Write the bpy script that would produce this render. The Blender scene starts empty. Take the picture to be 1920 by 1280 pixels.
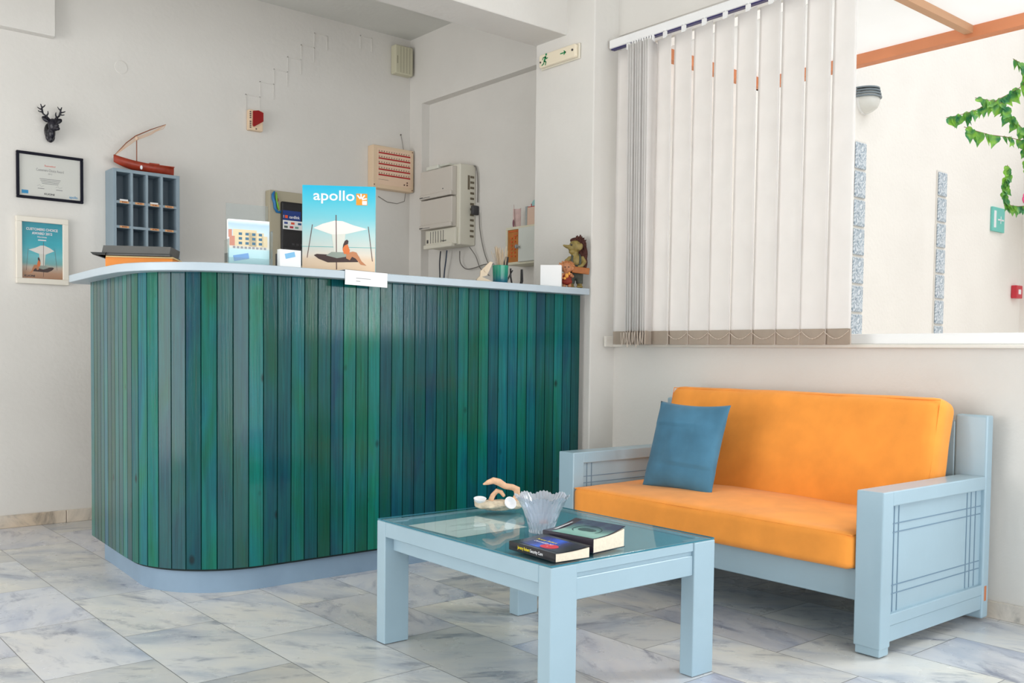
import bpy, bmesh, math, random
from mathutils import Vector, Matrix, noise
random.seed(7)
C = bpy.context.scene.collection
sc = bpy.context.scene
PI = math.pi
R = math.radians

# ------------------------------------------------------------------ materials
def lin(c):
    def f(v):
        v /= 255.0
        return v/12.92 if v <= 0.04045 else ((v+0.055)/1.055)**2.4
    return (f(c[0]), f(c[1]), f(c[2]), 1.0)

_M = {}
def mat(name, rgb=(200,200,200), rough=0.5, metal=0.0, spec=0.5, bump=0.0, bscale=60.0, var=0.0, vscale=8.0,
        coat=0.0, sub=None, emit=None, estr=0.0, trans=0.0, alpha=1.0):
    if name in _M: return _M[name]
    m = bpy.data.materials.new(name); m.use_nodes = True
    nt = m.node_tree; b = nt.nodes['Principled BSDF']
    b.inputs['Base Color'].default_value = lin(rgb)
    b.inputs['Roughness'].default_value = rough
    b.inputs['Metallic'].default_value = metal
    b.inputs['Specular IOR Level'].default_value = spec
    b.inputs['Coat Weight'].default_value = coat
    b.inputs['Coat Roughness'].default_value = 0.12
    b.inputs['Transmission Weight'].default_value = trans
    if emit:
        b.inputs['Emission Color'].default_value = lin(emit); b.inputs['Emission Strength'].default_value = estr
    tc = nt.nodes.new('ShaderNodeTexCoord')
    if var > 0:
        n = nt.nodes.new('ShaderNodeTexNoise'); n.inputs['Scale'].default_value = vscale; n.inputs['Detail'].default_value = 5
        nt.links.new(tc.outputs['Object'], n.inputs['Vector'])
        hs = nt.nodes.new('ShaderNodeHueSaturation'); hs.inputs['Color'].default_value = lin(rgb)
        mr = nt.nodes.new('ShaderNodeMapRange'); mr.inputs[1].default_value = .3; mr.inputs[2].default_value = .7
        mr.inputs[3].default_value = 1-var; mr.inputs[4].default_value = 1+var
        nt.links.new(n.outputs['Fac'], mr.inputs[0]); nt.links.new(mr.outputs[0], hs.inputs['Value'])
        nt.links.new(hs.outputs[0], b.inputs['Base Color'])
    if bump > 0:
        n = nt.nodes.new('ShaderNodeTexNoise'); n.inputs['Scale'].default_value = bscale; n.inputs['Detail'].default_value = 4
        nt.links.new(tc.outputs['Object'], n.inputs['Vector'])
        bp = nt.nodes.new('ShaderNodeBump'); bp.inputs['Strength'].default_value = bump; bp.inputs['Distance'].default_value = 0.004
        nt.links.new(n.outputs['Fac'], bp.inputs['Height']); nt.links.new(bp.outputs[0], b.inputs['Normal'])
    _M[name] = m
    return m

def N(nt, t, **kw):
    n = nt.nodes.new(t)
    for k, v in kw.items():
        if k in n.inputs: n.inputs[k].default_value = v
        else: setattr(n, k, v)
    return n

def ramp(nt, fac, stops):
    r = nt.nodes.new('ShaderNodeValToRGB'); e = r.color_ramp.elements
    while len(e) > 1: e.remove(e[-1])
    e[0].position = stops[0][0]; e[0].color = lin(stops[0][1])
    for p, c in stops[1:]:
        x = e.new(p); x.color = lin(c)
    nt.links.new(fac, r.inputs[0]); return r

def mixc(nt, fac, a, b, mode='MIX'):
    m = nt.nodes.new('ShaderNodeMix'); m.data_type = 'RGBA'; m.blend_type = mode
    for s, v in ((m.inputs[0], fac), (m.inputs[6], a), (m.inputs[7], b)):
        if isinstance(v, bpy.types.NodeSocket): nt.links.new(v, s)
        elif isinstance(v, tuple): s.default_value = v
        else: s.default_value = v
    return m.outputs[2]

def marble_floor():
    m = bpy.data.materials.new('marble_tiles'); m.use_nodes = True; nt = m.node_tree; L = nt.links
    b = nt.nodes['Principled BSDF']
    tc = N(nt, 'ShaderNodeTexCoord'); sp = N(nt, 'ShaderNodeSeparateXYZ'); L.new(tc.outputs['Object'], sp.inputs[0])
    cb = N(nt, 'ShaderNodeCombineXYZ')
    ay = N(nt, 'ShaderNodeMath', operation='ADD'); ay.inputs[1].default_value = 5.73*2-0.03-0.286; L.new(sp.outputs['Y'], ay.inputs[0])
    ax = N(nt, 'ShaderNodeMath', operation='ADD'); ax.inputs[1].default_value = 3.15*2-0.075; L.new(sp.outputs['X'], ax.inputs[0])
    L.new(ay.outputs[0], cb.inputs['X']); L.new(ax.outputs[0], cb.inputs['Y'])
    br = N(nt, 'ShaderNodeTexBrick'); br.offset = 0.5; br.inputs['Color1'].default_value = (0,0,0,1); br.inputs['Color2'].default_value = (1,1,1,1)
    br.inputs['Mortar'].default_value = (0.5,0.5,0.5,1); br.inputs['Scale'].default_value = 1.0; br.inputs['Mortar Size'].default_value = 0.0016
    br.inputs['Brick Width'].default_value = 0.573; br.inputs['Row Height'].default_value = 0.315; br.inputs['Mortar Smooth'].default_value = 0.2
    L.new(cb.outputs[0], br.inputs['Vector'])
    # per-tile offset of the vein pattern
    sc1 = N(nt, 'ShaderNodeVectorMath', operation='SCALE'); sc1.inputs['Scale'].default_value = 23.0; L.new(br.outputs['Color'], sc1.inputs[0])
    ad = N(nt, 'ShaderNodeVectorMath', operation='ADD'); L.new(tc.outputs['Object'], ad.inputs[0]); L.new(sc1.outputs[0], ad.inputs[1])
    vr_ = N(nt, 'ShaderNodeVectorRotate'); vr_.rotation_type = 'Z_AXIS'; an = N(nt, 'ShaderNodeMath', operation='MULTIPLY_ADD'); an.inputs[1].default_value = 1.9; an.inputs[2].default_value = .35
    L.new(br.outputs['Color'], an.inputs[0]); L.new(an.outputs[0], vr_.inputs['Angle']); L.new(ad.outputs[0], vr_.inputs['Vector'])
    mp = N(nt, 'ShaderNodeMapping'); mp.inputs['Scale'].default_value = (1.0,2.3,1.0)
    L.new(vr_.outputs[0], mp.inputs['Vector'])
    n1 = N(nt, 'ShaderNodeTexNoise', Scale=2.2, Detail=8, Roughness=0.6, Distortion=0.35); L.new(mp.outputs[0], n1.inputs['Vector'])
    n2 = N(nt, 'ShaderNodeTexNoise', Scale=5.0, Detail=8, Roughness=0.68, Distortion=0.5); L.new(mp.outputs[0], n2.inputs['Vector'])
    n3 = N(nt, 'ShaderNodeTexNoise', Scale=0.9, Detail=3); L.new(ad.outputs[0], n3.inputs['Vector'])
    base = ramp(nt, n1.outputs['Fac'], [(0.25,(150,160,182)), (0.38,(196,202,214)), (0.50,(222,224,228)), (0.7,(236,235,232))])
    vein = ramp(nt, n2.outputs['Fac'], [(0.0,(150,156,172)), (0.30,(168,174,190)), (0.46,(255,255,255))])
    c = mixc(nt, 0.92, base.outputs[0], vein.outputs[0], 'MULTIPLY')
    warm = ramp(nt, n3.outputs['Fac'], [(0.35,(255,255,255)), (0.65,(250,245,236))])
    c = mixc(nt, 1.0, c, warm.outputs[0], 'MULTIPLY')
    tone = ramp(nt, br.outputs['Color'], [(0.0,(222,222,220)), (0.35,(255,255,252)), (0.7,(232,234,242)), (1.0,(248,250,255))])
    c = mixc(nt, 1.0, c, tone.outputs[0], 'MULTIPLY')
    c = mixc(nt, br.outputs['Fac'], c, lin((122,122,124)))
    L.new(c, b.inputs['Base Color'])
    rn = N(nt, 'ShaderNodeTexNoise', Scale=5.0, Detail=5); L.new(tc.outputs['Object'], rn.inputs['Vector'])
    mr = N(nt, 'ShaderNodeMapRange'); mr.inputs[3].default_value = 0.16; mr.inputs[4].default_value = 0.42
    L.new(rn.outputs['Fac'], mr.inputs[0]); L.new(mr.outputs[0], b.inputs['Roughness'])
    bp = N(nt, 'ShaderNodeBump'); bp.inputs['Strength'].default_value = 0.25; bp.inputs['Distance'].default_value = 0.002; bp.invert = True
    L.new(br.outputs['Fac'], bp.inputs['Height']); L.new(bp.outputs[0], b.inputs['Normal'])
    return m

def marble_strip():
    m = bpy.data.materials.new('marble_skirting'); m.use_nodes = True; nt = m.node_tree; L = nt.links
    b = nt.nodes['Principled BSDF']; tc = N(nt, 'ShaderNodeTexCoord')
    n = N(nt, 'ShaderNodeTexNoise', Scale=5.0, Detail=8, Roughness=0.65, Distortion=1.5); L.new(tc.outputs['Object'], n.inputs['Vector'])
    n0 = N(nt, 'ShaderNodeTexNoise', Scale=1.3, Detail=2); L.new(tc.outputs['Object'], n0.inputs['Vector'])
    r = ramp(nt, n.outputs['Fac'], [(0.35,(150,150,150)), (0.5,(204,202,198)), (0.7,(224,221,216))])
    r0 = ramp(nt, n0.outputs['Fac'], [(0.36,(255,236,214)), (0.5,(255,253,250))])
    L.new(mixc(nt, 1.0, r.outputs[0], r0.outputs[0], 'MULTIPLY'), b.inputs['Base Color']); b.inputs['Roughness'].default_value = 0.3
    return m

def plaster(name, rgb, bump=0.22):
    m = bpy.data.materials.new(name); m.use_nodes = True; nt = m.node_tree; L = nt.links
    b = nt.nodes['Principled BSDF']; b.inputs['Roughness'].default_value = 0.75; b.inputs['Specular IOR Level'].default_value = 0.25
    tc = N(nt, 'ShaderNodeTexCoord')
    n = N(nt, 'ShaderNodeTexNoise', Scale=3.0, Detail=6); L.new(tc.outputs['Object'], n.inputs['Vector'])
    a = tuple(max(0, v-5) for v in rgb)
    L.new(ramp(nt, n.outputs['Fac'], [(0.3,a), (0.7,rgb)]).outputs[0], b.inputs['Base Color'])
    n2 = N(nt, 'ShaderNodeTexNoise', Scale=38.0, Detail=3); L.new(tc.outputs['Object'], n2.inputs['Vector'])
    n3 = N(nt, 'ShaderNodeTexNoise', Scale=6.0, Detail=2); L.new(tc.outputs['Object'], n3.inputs['Vector'])
    ad = N(nt, 'ShaderNodeMath', operation='ADD'); L.new(n2.outputs['Fac'], ad.inputs[0]); L.new(n3.outputs['Fac'], ad.inputs[1])
    bp = N(nt, 'ShaderNodeBump'); bp.inputs['Strength'].default_value = bump; bp.inputs['Distance'].default_value = 0.006
    L.new(ad.outputs[0], bp.inputs['Height']); L.new(bp.outputs[0], b.inputs['Normal'])
    return m

def stained_wood():
    """varnished pine planks stained green to blue; dye differs plank by plank"""
    m = bpy.data.materials.new('teal_stained_pine'); m.use_nodes = True; nt = m.node_tree; L = nt.links
    b = nt.nodes['Principled BSDF']; tc = N(nt, 'ShaderNodeTexCoord')
    at = N(nt, 'ShaderNodeAttribute'); at.attribute_name = 'plank'
    sx = N(nt, 'ShaderNodeSeparateColor'); L.new(at.outputs['Color'], sx.inputs[0])
    sc1 = N(nt, 'ShaderNodeVectorMath', operation='SCALE'); sc1.inputs['Scale'].default_value = 17.0; L.new(at.outputs['Color'], sc1.inputs[0])
    ad = N(nt, 'ShaderNodeVectorMath', operation='ADD'); L.new(tc.outputs['Object'], ad.inputs[0]); L.new(sc1.outputs[0], ad.inputs[1])
    mp = N(nt, 'ShaderNodeMapping'); mp.inputs['Scale'].default_value = (6,6,1.6); L.new(ad.outputs[0], mp.inputs[0])
    n1 = N(nt, 'ShaderNodeTexNoise', Scale=1.3, Detail=4, Distortion=0.6); L.new(mp.outputs[0], n1.inputs['Vector'])
    mix0 = N(nt, 'ShaderNodeMath', operation='MULTIPLY_ADD'); mix0.inputs[1].default_value = 0.80
    L.new(n1.outputs['Fac'], mix0.inputs[0])
    m0 = N(nt, 'ShaderNodeMath', operation='MULTIPLY'); m0.inputs[1].default_value = 0.22; L.new(sx.outputs[0], m0.inputs[0]); L.new(m0.outputs[0], mix0.inputs[2])
    hue = ramp(nt, mix0.outputs[0], [(0.20,(0,98,66)), (0.34,(0,108,90)), (0.48,(0,108,112)), (0.68,(0,84,112))])
    # value per plank
    vr = N(nt, 'ShaderNodeMapRange'); vr.inputs[3].default_value = 0.48; vr.inputs[4].default_value = .98; L.new(sx.outputs[1], vr.inputs[0])
    # grain
    mg = N(nt, 'ShaderNodeMapping'); mg.inputs['Scale'].default_value = (60,60,1.6); L.new(ad.outputs[0], mg.inputs[0])
    ng = N(nt, 'ShaderNodeTexNoise', Scale=1.6, Detail=6, Roughness=0.6, Distortion=0.8); L.new(mg.outputs[0], ng.inputs['Vector'])
    gr = N(nt, 'ShaderNodeMapRange'); gr.inputs[1].default_value = .3; gr.inputs[2].default_value = .7; gr.inputs[3].default_value = .68; gr.inputs[4].default_value = 1.22; L.new(ng.outputs['Fac'], gr.inputs[0])
    # knots
    mk = N(nt, 'ShaderNodeMapping'); mk.inputs['Scale'].default_value = (9,9,5.5); L.new(ad.outputs[0], mk.inputs[0])
    vo = N(nt, 'ShaderNodeTexVoronoi'); vo.inputs['Scale'].default_value = 0.75; L.new(mk.outputs[0], vo.inputs['Vector'])
    kn = N(nt, 'ShaderNodeMapRange'); kn.inputs[1].default_value = 0.04; kn.inputs[2].default_value = 0.10; kn.inputs[3].default_value = 0.25; kn.inputs[4].default_value = 1.0; L.new(vo.outputs['Distance'], kn.inputs[0])
    v1 = N(nt, 'ShaderNodeMath', operation='MULTIPLY'); L.new(vr.outputs[0], v1.inputs[0]); L.new(gr.outputs[0], v1.inputs[1])
    v2 = N(nt, 'ShaderNodeMath', operation='MULTIPLY'); L.new(v1.outputs[0], v2.inputs[0]); L.new(kn.outputs[0], v2.inputs[1])
    hs = N(nt, 'ShaderNodeHueSaturation'); L.new(hue.outputs[0], hs.inputs['Color']); L.new(v2.outputs[0], hs.inputs['Value'])
    L.new(hs.outputs[0], b.inputs['Base Color'])
    b.inputs['Roughness'].default_value = 0.5; b.inputs['Coat Weight'].default_value = .7; b.inputs['Coat IOR'].default_value = 1.42; b.inputs['Coat Roughness'].default_value = 0.10
    b.inputs['Specular IOR Level'].default_value = 0.12
    bp = N(nt, 'ShaderNodeBump'); bp.inputs['Strength'].default_value = 0.35; bp.inputs['Distance'].default_value = 0.002
    L.new(ng.outputs['Fac'], bp.inputs['Height']); L.new(bp.outputs[0], b.inputs['Normal']); L.new(bp.outputs[0], b.inputs['Coat Normal'])
    return m

def thin_glass(name, tint=(235,245,245), ior=1.5, rough=0.0, fmax=1.0):
    m = bpy.data.materials.new(name); m.use_nodes = True; nt = m.node_tree; L = nt.links
    nt.nodes.remove(nt.nodes['Principled BSDF']); out = nt.nodes['Material Output']
    t = N(nt, 'ShaderNodeBsdfTransparent'); t.inputs[0].default_value = lin(tint)
    g = N(nt, 'ShaderNodeBsdfGlossy'); g.inputs['Roughness'].default_value = rough
    lw_ = N(nt, 'ShaderNodeLayerWeight'); lw_.inputs[0].default_value = 0.5
    pw = N(nt, 'ShaderNodeMath', operation='POWER'); pw.inputs[1].default_value = 5.0; L.new(lw_.outputs['Facing'], pw.inputs[0])
    f0 = ((ior-1)/(ior+1))**2
    mr = N(nt, 'ShaderNodeMapRange'); mr.inputs[3].default_value = f0; mr.inputs[4].default_value = fmax; L.new(pw.outputs[0], mr.inputs[0])
    mx = N(nt, 'ShaderNodeMixShader'); L.new(mr.outputs[0], mx.inputs[0]); L.new(t.outputs[0], mx.inputs[1]); L.new(g.outputs[0], mx.inputs[2])
    L.new(mx.outputs[0], out.inputs[0]); return m

def fabric(name, rgb, trans=0.0, tcol=None, weave=0.3, scale=900.0, rough=0.85, var=0.05):
    m = bpy.data.materials.new(name); m.use_nodes = True; nt = m.node_tree; L = nt.links
    b = nt.nodes['Principled BSDF']; b.inputs['Roughness'].default_value = rough; b.inputs['Specular IOR Level'].default_value = 0.2
    b.inputs['Sheen Weight'].default_value = 0.15
    tc = N(nt, 'ShaderNodeTexCoord')
    n = N(nt, 'ShaderNodeTexNoise', Scale=9.0, Detail=6); L.new(tc.outputs['Object'], n.inputs['Vector'])
    a = tuple(v*(1-var) for v in rgb); z = tuple(min(255, v*(1+var)) for v in rgb)
    L.new(ramp(nt, n.outputs['Fac'], [(0.3,a), (0.7,z)]).outputs[0], b.inputs['Base Color'])
    w = N(nt, 'ShaderNodeTexNoise', Scale=scale, Detail=1); L.new(tc.outputs['Object'], w.inputs['Vector'])
    bp = N(nt, 'ShaderNodeBump'); bp.inputs['Strength'].default_value = weave; bp.inputs['Distance'].default_value = 0.001
    L.new(w.outputs['Fac'], bp.inputs['Height']); L.new(bp.outputs[0], b.inputs['Normal'])
    if trans > 0:
        tr = N(nt, 'ShaderNodeBsdfTranslucent'); tr.inputs[0].default_value = lin(tcol or z)
        mx = N(nt, 'ShaderNodeMixShader'); mx.inputs[0].default_value = trans
        out = nt.nodes['Material Output']
        L.new(b.outputs[0], mx.inputs[1]); L.new(tr.outputs[0], mx.inputs[2]); L.new(mx.outputs[0], out.inputs[0])
    return m

def vgrad(name, z0, z1, stops, rough=0.35, noisef=0.0, axis='Z', nscale=14):
    """printed picture: colour along one object axis"""
    m = bpy.data.materials.new(name); m.use_nodes = True; nt = m.node_tree; L = nt.links
    b = nt.nodes['Principled BSDF']; b.inputs['Roughness'].default_value = rough
    tc = N(nt, 'ShaderNodeTexCoord'); sp = N(nt, 'ShaderNodeSeparateXYZ'); L.new(tc.outputs['Object'], sp.inputs[0])
    mr = N(nt, 'ShaderNodeMapRange'); mr.inputs[1].default_value = z0; mr.inputs[2].default_value = z1
    L.new(sp.outputs[axis], mr.inputs[0]); fac = mr.outputs[0]
    if noisef:
        n = N(nt, 'ShaderNodeTexNoise', Scale=nscale, Detail=5); L.new(tc.outputs['Object'], n.inputs['Vector'])
        ma = N(nt, 'ShaderNodeMath', operation='MULTIPLY_ADD'); ma.inputs[1].default_value = noisef; L.new(n.outputs['Fac'], ma.inputs[0]); L.new(mr.outputs[0], ma.inputs[2])
        sb = N(nt, 'ShaderNodeMath', operation='SUBTRACT'); sb.inputs[1].default_value = noisef*0.5; L.new(ma.outputs[0], sb.inputs[0]); fac = sb.outputs[0]
    L.new(ramp(nt, fac, stops).outputs[0], b.inputs['Base Color'])
    return m

def crystal():
    m = bpy.data.materials.new('cut_crystal'); m.use_nodes = True; nt = m.node_tree; L = nt.links
    b = nt.nodes['Principled BSDF']; b.inputs['Base Color'].default_value = lin((240,244,255)); b.inputs['Transmission Weight'].default_value = 1.0; b.inputs['Roughness'].default_value = .08; b.inputs['IOR'].default_value = 1.45
    tr = N(nt,'ShaderNodeBsdfTransparent'); tr.inputs[0].default_value = lin((240,244,252)); tl_ = N(nt,'ShaderNodeBsdfTranslucent'); tl_.inputs[0].default_value = lin((236,240,255))
    g = N(nt,'ShaderNodeBsdfGlossy'); g.inputs['Roughness'].default_value = .12
    d = N(nt,'ShaderNodeBsdfDiffuse'); d.inputs[0].default_value = lin((246,248,252))
    m1 = N(nt,'ShaderNodeMixShader'); m1.inputs[0].default_value = .5; L.new(tl_.outputs[0], m1.inputs[1]); L.new(d.outputs[0], m1.inputs[2])
    m2 = N(nt,'ShaderNodeMixShader'); m2.inputs[0].default_value = .42; L.new(tr.outputs[0], m2.inputs[1]); L.new(m1.outputs[0], m2.inputs[2])
    lw_ = N(nt,'ShaderNodeLayerWeight'); lw_.inputs[0].default_value = .35
    m3 = N(nt,'ShaderNodeMixShader'); L.new(lw_.outputs['Facing'], m3.inputs[0]); L.new(m2.outputs[0], m3.inputs[1]); L.new(g.outputs[0], m3.inputs[2])
    L.new(m3.outputs[0], nt.nodes['Material Output'].inputs[0]); nt.nodes.remove(b); return m
M_wall = plaster('white_plaster', (222,219,214))
M_ceil = plaster('white_ceiling_paint', (216,216,211))
M_out = plaster('outdoor_cream_render', (240,236,231), 0.5)
M_floor = marble_floor(); M_skirt = marble_strip(); M_plank = stained_wood()
M_blue = mat('blue_grey_gloss_paint', (156,182,196), rough=0.34, var=0.03, vscale=5, bump=0.12, bscale=25, coat=0.25)
M_blue2 = mat('blue_grey_laminate', (180,194,204), rough=0.4, var=0.02)
M_plinth = mat('plinth_grey_blue', (128,152,174), rough=0.5, var=0.05)
M_chip = mat('bare_wood_chip', (190,120,84), rough=0.8)
M_orange = fabric('orange_canvas', (244,156,66), weave=0.25, var=0.035)
M_pillow = fabric('blue_cotton', (72,120,148), weave=0.5, scale=700, var=0.08)
M_slat = fabric('blind_fabric', (240,236,233), tcol=(255,255,255), trans=0.6, weave=0.25, scale=500, var=0.02)
M_hem = fabric('blind_hem', (172,158,144), trans=0.05, weave=0.3, scale=500, var=0.04)
M_white = mat('white_pvc', (238,238,238), rough=0.35)
M_offw = mat('off_white_plastic', (222,216,200), rough=0.45)
M_beige = mat('beige_plastic', (200,192,172), rough=0.5)
M_pbx = mat('warm_grey_plastic', (202,195,186), rough=0.5, bump=0.1, bscale=200)
M_pbx2 = mat('pale_cream_plastic', (218,214,200), rough=0.5)
M_peach = mat('peach_plastic', (226,200,170), rough=0.5)
M_red = mat('red_print', (176,30,34), rough=0.5)
M_dred = mat('dark_red_lens', (150,12,18), rough=0.2, coat=0.5)
M_black = mat('black_plastic', (22,20,24), rough=0.4)
M_dark = mat('charcoal_plastic', (56,54,58), rough=0.45)
M_ink = mat('dark_ink', (60,60,66), rough=0.7)
M_grayink = mat('grey_ink', (140,140,142), rough=0.8)
M_paper = mat('white_paper', (238,238,238), rough=0.8)
M_page = mat('book_pages', (228,216,196), rough=0.85, var=0.06, vscale=120)
M_gloss_black = mat('black_frame_paint', (14,14,30), rough=0.6, spec=.2)
M_wframe = mat('cream_frame_paint', (226,220,208), rough=0.5)
M_glasspane = thin_glass('window_glass', (253,254,254), 1.1, fmax=.25)
M_tglass = thin_glass('table_glass', (246,252,252), 1.5, fmax=.55)
M_pic = thin_glass('picture_glass', (250,250,250), 1.2)
M_green_edge = mat('glass_edge', (50,120,140), rough=0.15)
M_chrome = mat('chrome', (190,190,190), rough=0.2, metal=1.0)
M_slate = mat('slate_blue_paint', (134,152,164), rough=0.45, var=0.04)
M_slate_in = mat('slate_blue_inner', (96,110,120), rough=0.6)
M_labelor = mat('orange_label', (214,160,110), rough=0.7)
M_cable = mat('grey_cable', (120,116,112), rough=0.6)
M_dcable = mat('dark_cable', (46,50,58), rough=0.6)
M_green = mat('exit_green', (0,140,80), rough=0.5)
M_teal = mat('teal_paint', (0,126,112), rough=0.4)
M_orange_box = mat('orange_card', (236,146,66), rough=0.7, var=0.05)
M_awn = mat('orange_painted_timber', (222,142,98), rough=0.6, var=0.06)
M_awn_fab = fabric('cream_awning', (253,252,250), trans=0.65, weave=0.1, var=0.02)

# ------------------------------------------------------------------ mesh builder
class MB:
    def __init__(s): s.bm = bmesh.new(); s.m = 0
    def _new(s, n0):
        s.bm.faces.ensure_lookup_table()
        for f in s.bm.faces[n0:]: f.material_index = s.m
    def box(s, x0, x1, y0, y1, z0, z1, bev=0.0, seg=2, mtx=None):
        x0, x1 = min(x0,x1), max(x0,x1); y0, y1 = min(y0,y1), max(y0,y1); z0, z1 = min(z0,z1), max(z0,z1)
        t = bmesh.new(); bmesh.ops.create_cube(t, size=1.0)
        for v in t.verts:
            v.co = Vector(((x0+x1)/2+v.co.x*(x1-x0), (y0+y1)/2+v.co.y*(y1-y0), (z0+z1)/2+v.co.z*(z1-z0)))
        if bev > 0:
            bmesh.ops.bevel(t, geom=t.edges[:], offset=min(bev, .49*min(x1-x0,y1-y0,z1-z0)), segments=seg, profile=.5, affect='EDGES')
        if mtx is not None: bmesh.ops.transform(t, matrix=mtx, verts=t.verts)
        s._merge(t); return s
    def _merge(s, t):
        n0 = len(s.bm.faces); me = bpy.data.meshes.new('tmp'); t.to_mesh(me); t.free(); s.bm.from_mesh(me); bpy.data.meshes.remove(me)
        s._new(n0)
    def poly(s, pts):
        n0 = len(s.bm.faces); s.bm.faces.new([s.bm.verts.new(p) for p in pts]); s._new(n0); return s
    def prism(s, pts, axis, a0, a1):
        """pts 2D outline extruded along axis ('x': pts=(y,z), 'y': pts=(x,z), 'z': pts=(x,y))"""
        n0 = len(s.bm.faces)
        def P(p, a): return {'x': (a,p[0],p[1]), 'y': (p[0],a,p[1]), 'z': (p[0],p[1],a)}[axis]
        A = [s.bm.verts.new(P(p,a0)) for p in pts]; B = [s.bm.verts.new(P(p,a1)) for p in pts]
        n = len(pts); fs = [s.bm.faces.new(A[::-1]), s.bm.faces.new(B)]
        for i in range(n): fs.append(s.bm.faces.new([A[i],A[(i+1)%n],B[(i+1)%n],B[i]]))
        bmesh.ops.recalc_face_normals(s.bm, faces=fs); s._new(n0); return s
    def tube(s, path, r, n=8, close=True):
        n0 = len(s.bm.faces); path = [Vector(p) for p in path]; rs = r if isinstance(r, (list,tuple)) else [r]*len(path)
        rings = []; prev = None
        for i, p in enumerate(path):
            d = (path[min(i+1,len(path)-1)]-path[max(i-1,0)]).normalized()
            if prev is None:
                u = d.orthogonal().normalized()
            else:
                u = (prev - d*prev.dot(d)); u = u.normalized() if u.length > 1e-6 else d.orthogonal().normalized()
            prev = u; w = d.cross(u)
            rings.append([s.bm.verts.new(p+(u*math.cos(2*PI*k/n)+w*math.sin(2*PI*k/n))*rs[i]) for k in range(n)])
        for a, b in zip(rings, rings[1:]):
            for k in range(n): s.bm.faces.new([a[k],a[(k+1)%n],b[(k+1)%n],b[k]])
        if close:
            s.bm.faces.new(rings[0][::-1]); s.bm.faces.new(rings[-1])
        s._new(n0); return s
    def lathe(s, prof, n=32, c=(0,0,0), axis='z', mod=None):
        n0 = len(s.bm.faces); rings = []
        for j, (r, z) in enumerate(prof):
            ring = []
            for k in range(n):
                a = 2*PI*k/n; rr, zz = (mod(r,z,a,j) if mod else (r,z))
                p = (rr*math.cos(a), rr*math.sin(a), zz)
                if axis == 'y': p = (p[0], p[2], p[1])
                if axis == 'x': p = (p[2], p[0], p[1])
                ring.append(s.bm.verts.new((p[0]+c[0],p[1]+c[1],p[2]+c[2])))
            rings.append(ring)
        fs = []
        for a, b in zip(rings, rings[1:]):
            for k in range(n): fs.append(s.bm.faces.new([a[k],a[(k+1)%n],b[(k+1)%n],b[k]]))
        if prof[0][0] > 1e-6 or True: fs.append(s.bm.faces.new(rings[0][::-1]))
        fs.append(s.bm.faces.new(rings[-1]))
        bmesh.ops.recalc_face_normals(s.bm, faces=fs); s._new(n0); return s
    def blob(s, c, r, rot=(0,0,0), n=16, nz=0.0, ns=20):
        t = bmesh.new(); bmesh.ops.create_uvsphere(t, u_segments=n, v_segments=max(6,n*2//3), radius=1.0)
        r = (r,r,r) if not isinstance(r, (tuple,list)) else r
        from mathutils import Euler
        M = Matrix.Translation(c) @ Euler(rot).to_matrix().to_4x4() @ Matrix.Diagonal((r[0],r[1],r[2],1))
        bmesh.ops.transform(t, matrix=M, verts=t.verts)
        if nz:
            for v in t.verts: v.co += (v.co-Vector(c)).normalized()*nz*noise.noise(v.co*ns)
        s._merge(t); return s
    def add(s, mesh, mtx=None):
        n0 = len(s.bm.faces); nv = len(s.bm.verts); s.bm.from_mesh(mesh)
        if mtx is not None:
            s.bm.verts.ensure_lookup_table(); bmesh.ops.transform(s.bm, matrix=mtx, verts=s.bm.verts[nv:])
        s._new(n0); return s
    def build(s, name, mats, parent=None, smooth=False, loc=None):
        me = bpy.data.meshes.new(name); s.bm.to_mesh(me); s.bm.free()
        for m in (mats if isinstance(mats, (list,tuple)) else [mats]): me.materials.append(m)
        if smooth:
            for p in me.polygons: p.use_smooth = True
            try: me.set_sharp_from_angle(angle=R(40 if smooth is True else smooth))
            except Exception: pass
        o = bpy.data.objects.new(name, me); C.objects.link(o)
        if parent is not None: o.parent = parent
        if loc: o.location = loc
        return o

def text_mesh(body, width=None, height=None, bold=0.0, align='CENTER', ext=0.0):
    cu = bpy.data.curves.new('lettering', 'FONT'); cu.body = body; cu.size = 1.0; cu.offset = bold; cu.align_x = align; cu.extrude = ext
    cu.resolution_u = 3
    o = bpy.data.objects.new('tmp_text', cu); C.objects.link(o)
    bpy.context.view_layer.update(); dg = bpy.context.evaluated_depsgraph_get()
    me = bpy.data.meshes.new_from_object(o.evaluated_get(dg)); bpy.data.objects.remove(o); bpy.data.curves.remove(cu)
    xs = [v.co.x for v in me.vertices]; ys = [v.co.y for v in me.vertices]
    w, h = max(xs)-min(xs), max(ys)-min(ys)
    sx = (width/w) if width else None; sy = (height/h) if height else None
    if sx is None: sx = sy
    if sy is None: sy = sx
    cx = (max(xs)+min(xs))/2; cy = (max(ys)+min(ys))/2
    for v in me.vertices: v.co.x = (v.co.x-cx)*sx; v.co.y = (v.co.y-cy)*sy
    return me
TXT_FRONT = Matrix(((1,0,0,0),(0,0,-1,0),(0,1,0,0),(0,0,0,1)))     # text XY -> XZ facing -Y
def put_text(mb, body, x, y, z, width=None, height=None, bold=0.0, rot=0.0, align='CENTER'):
    me = text_mesh(body, width, height, bold)
    mb.add(me, Matrix.Translation((x,y,z)) @ Matrix.Rotation(rot,4,'Y') @ TXT_FRONT); bpy.data.meshes.remove(me)
    return mb

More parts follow.
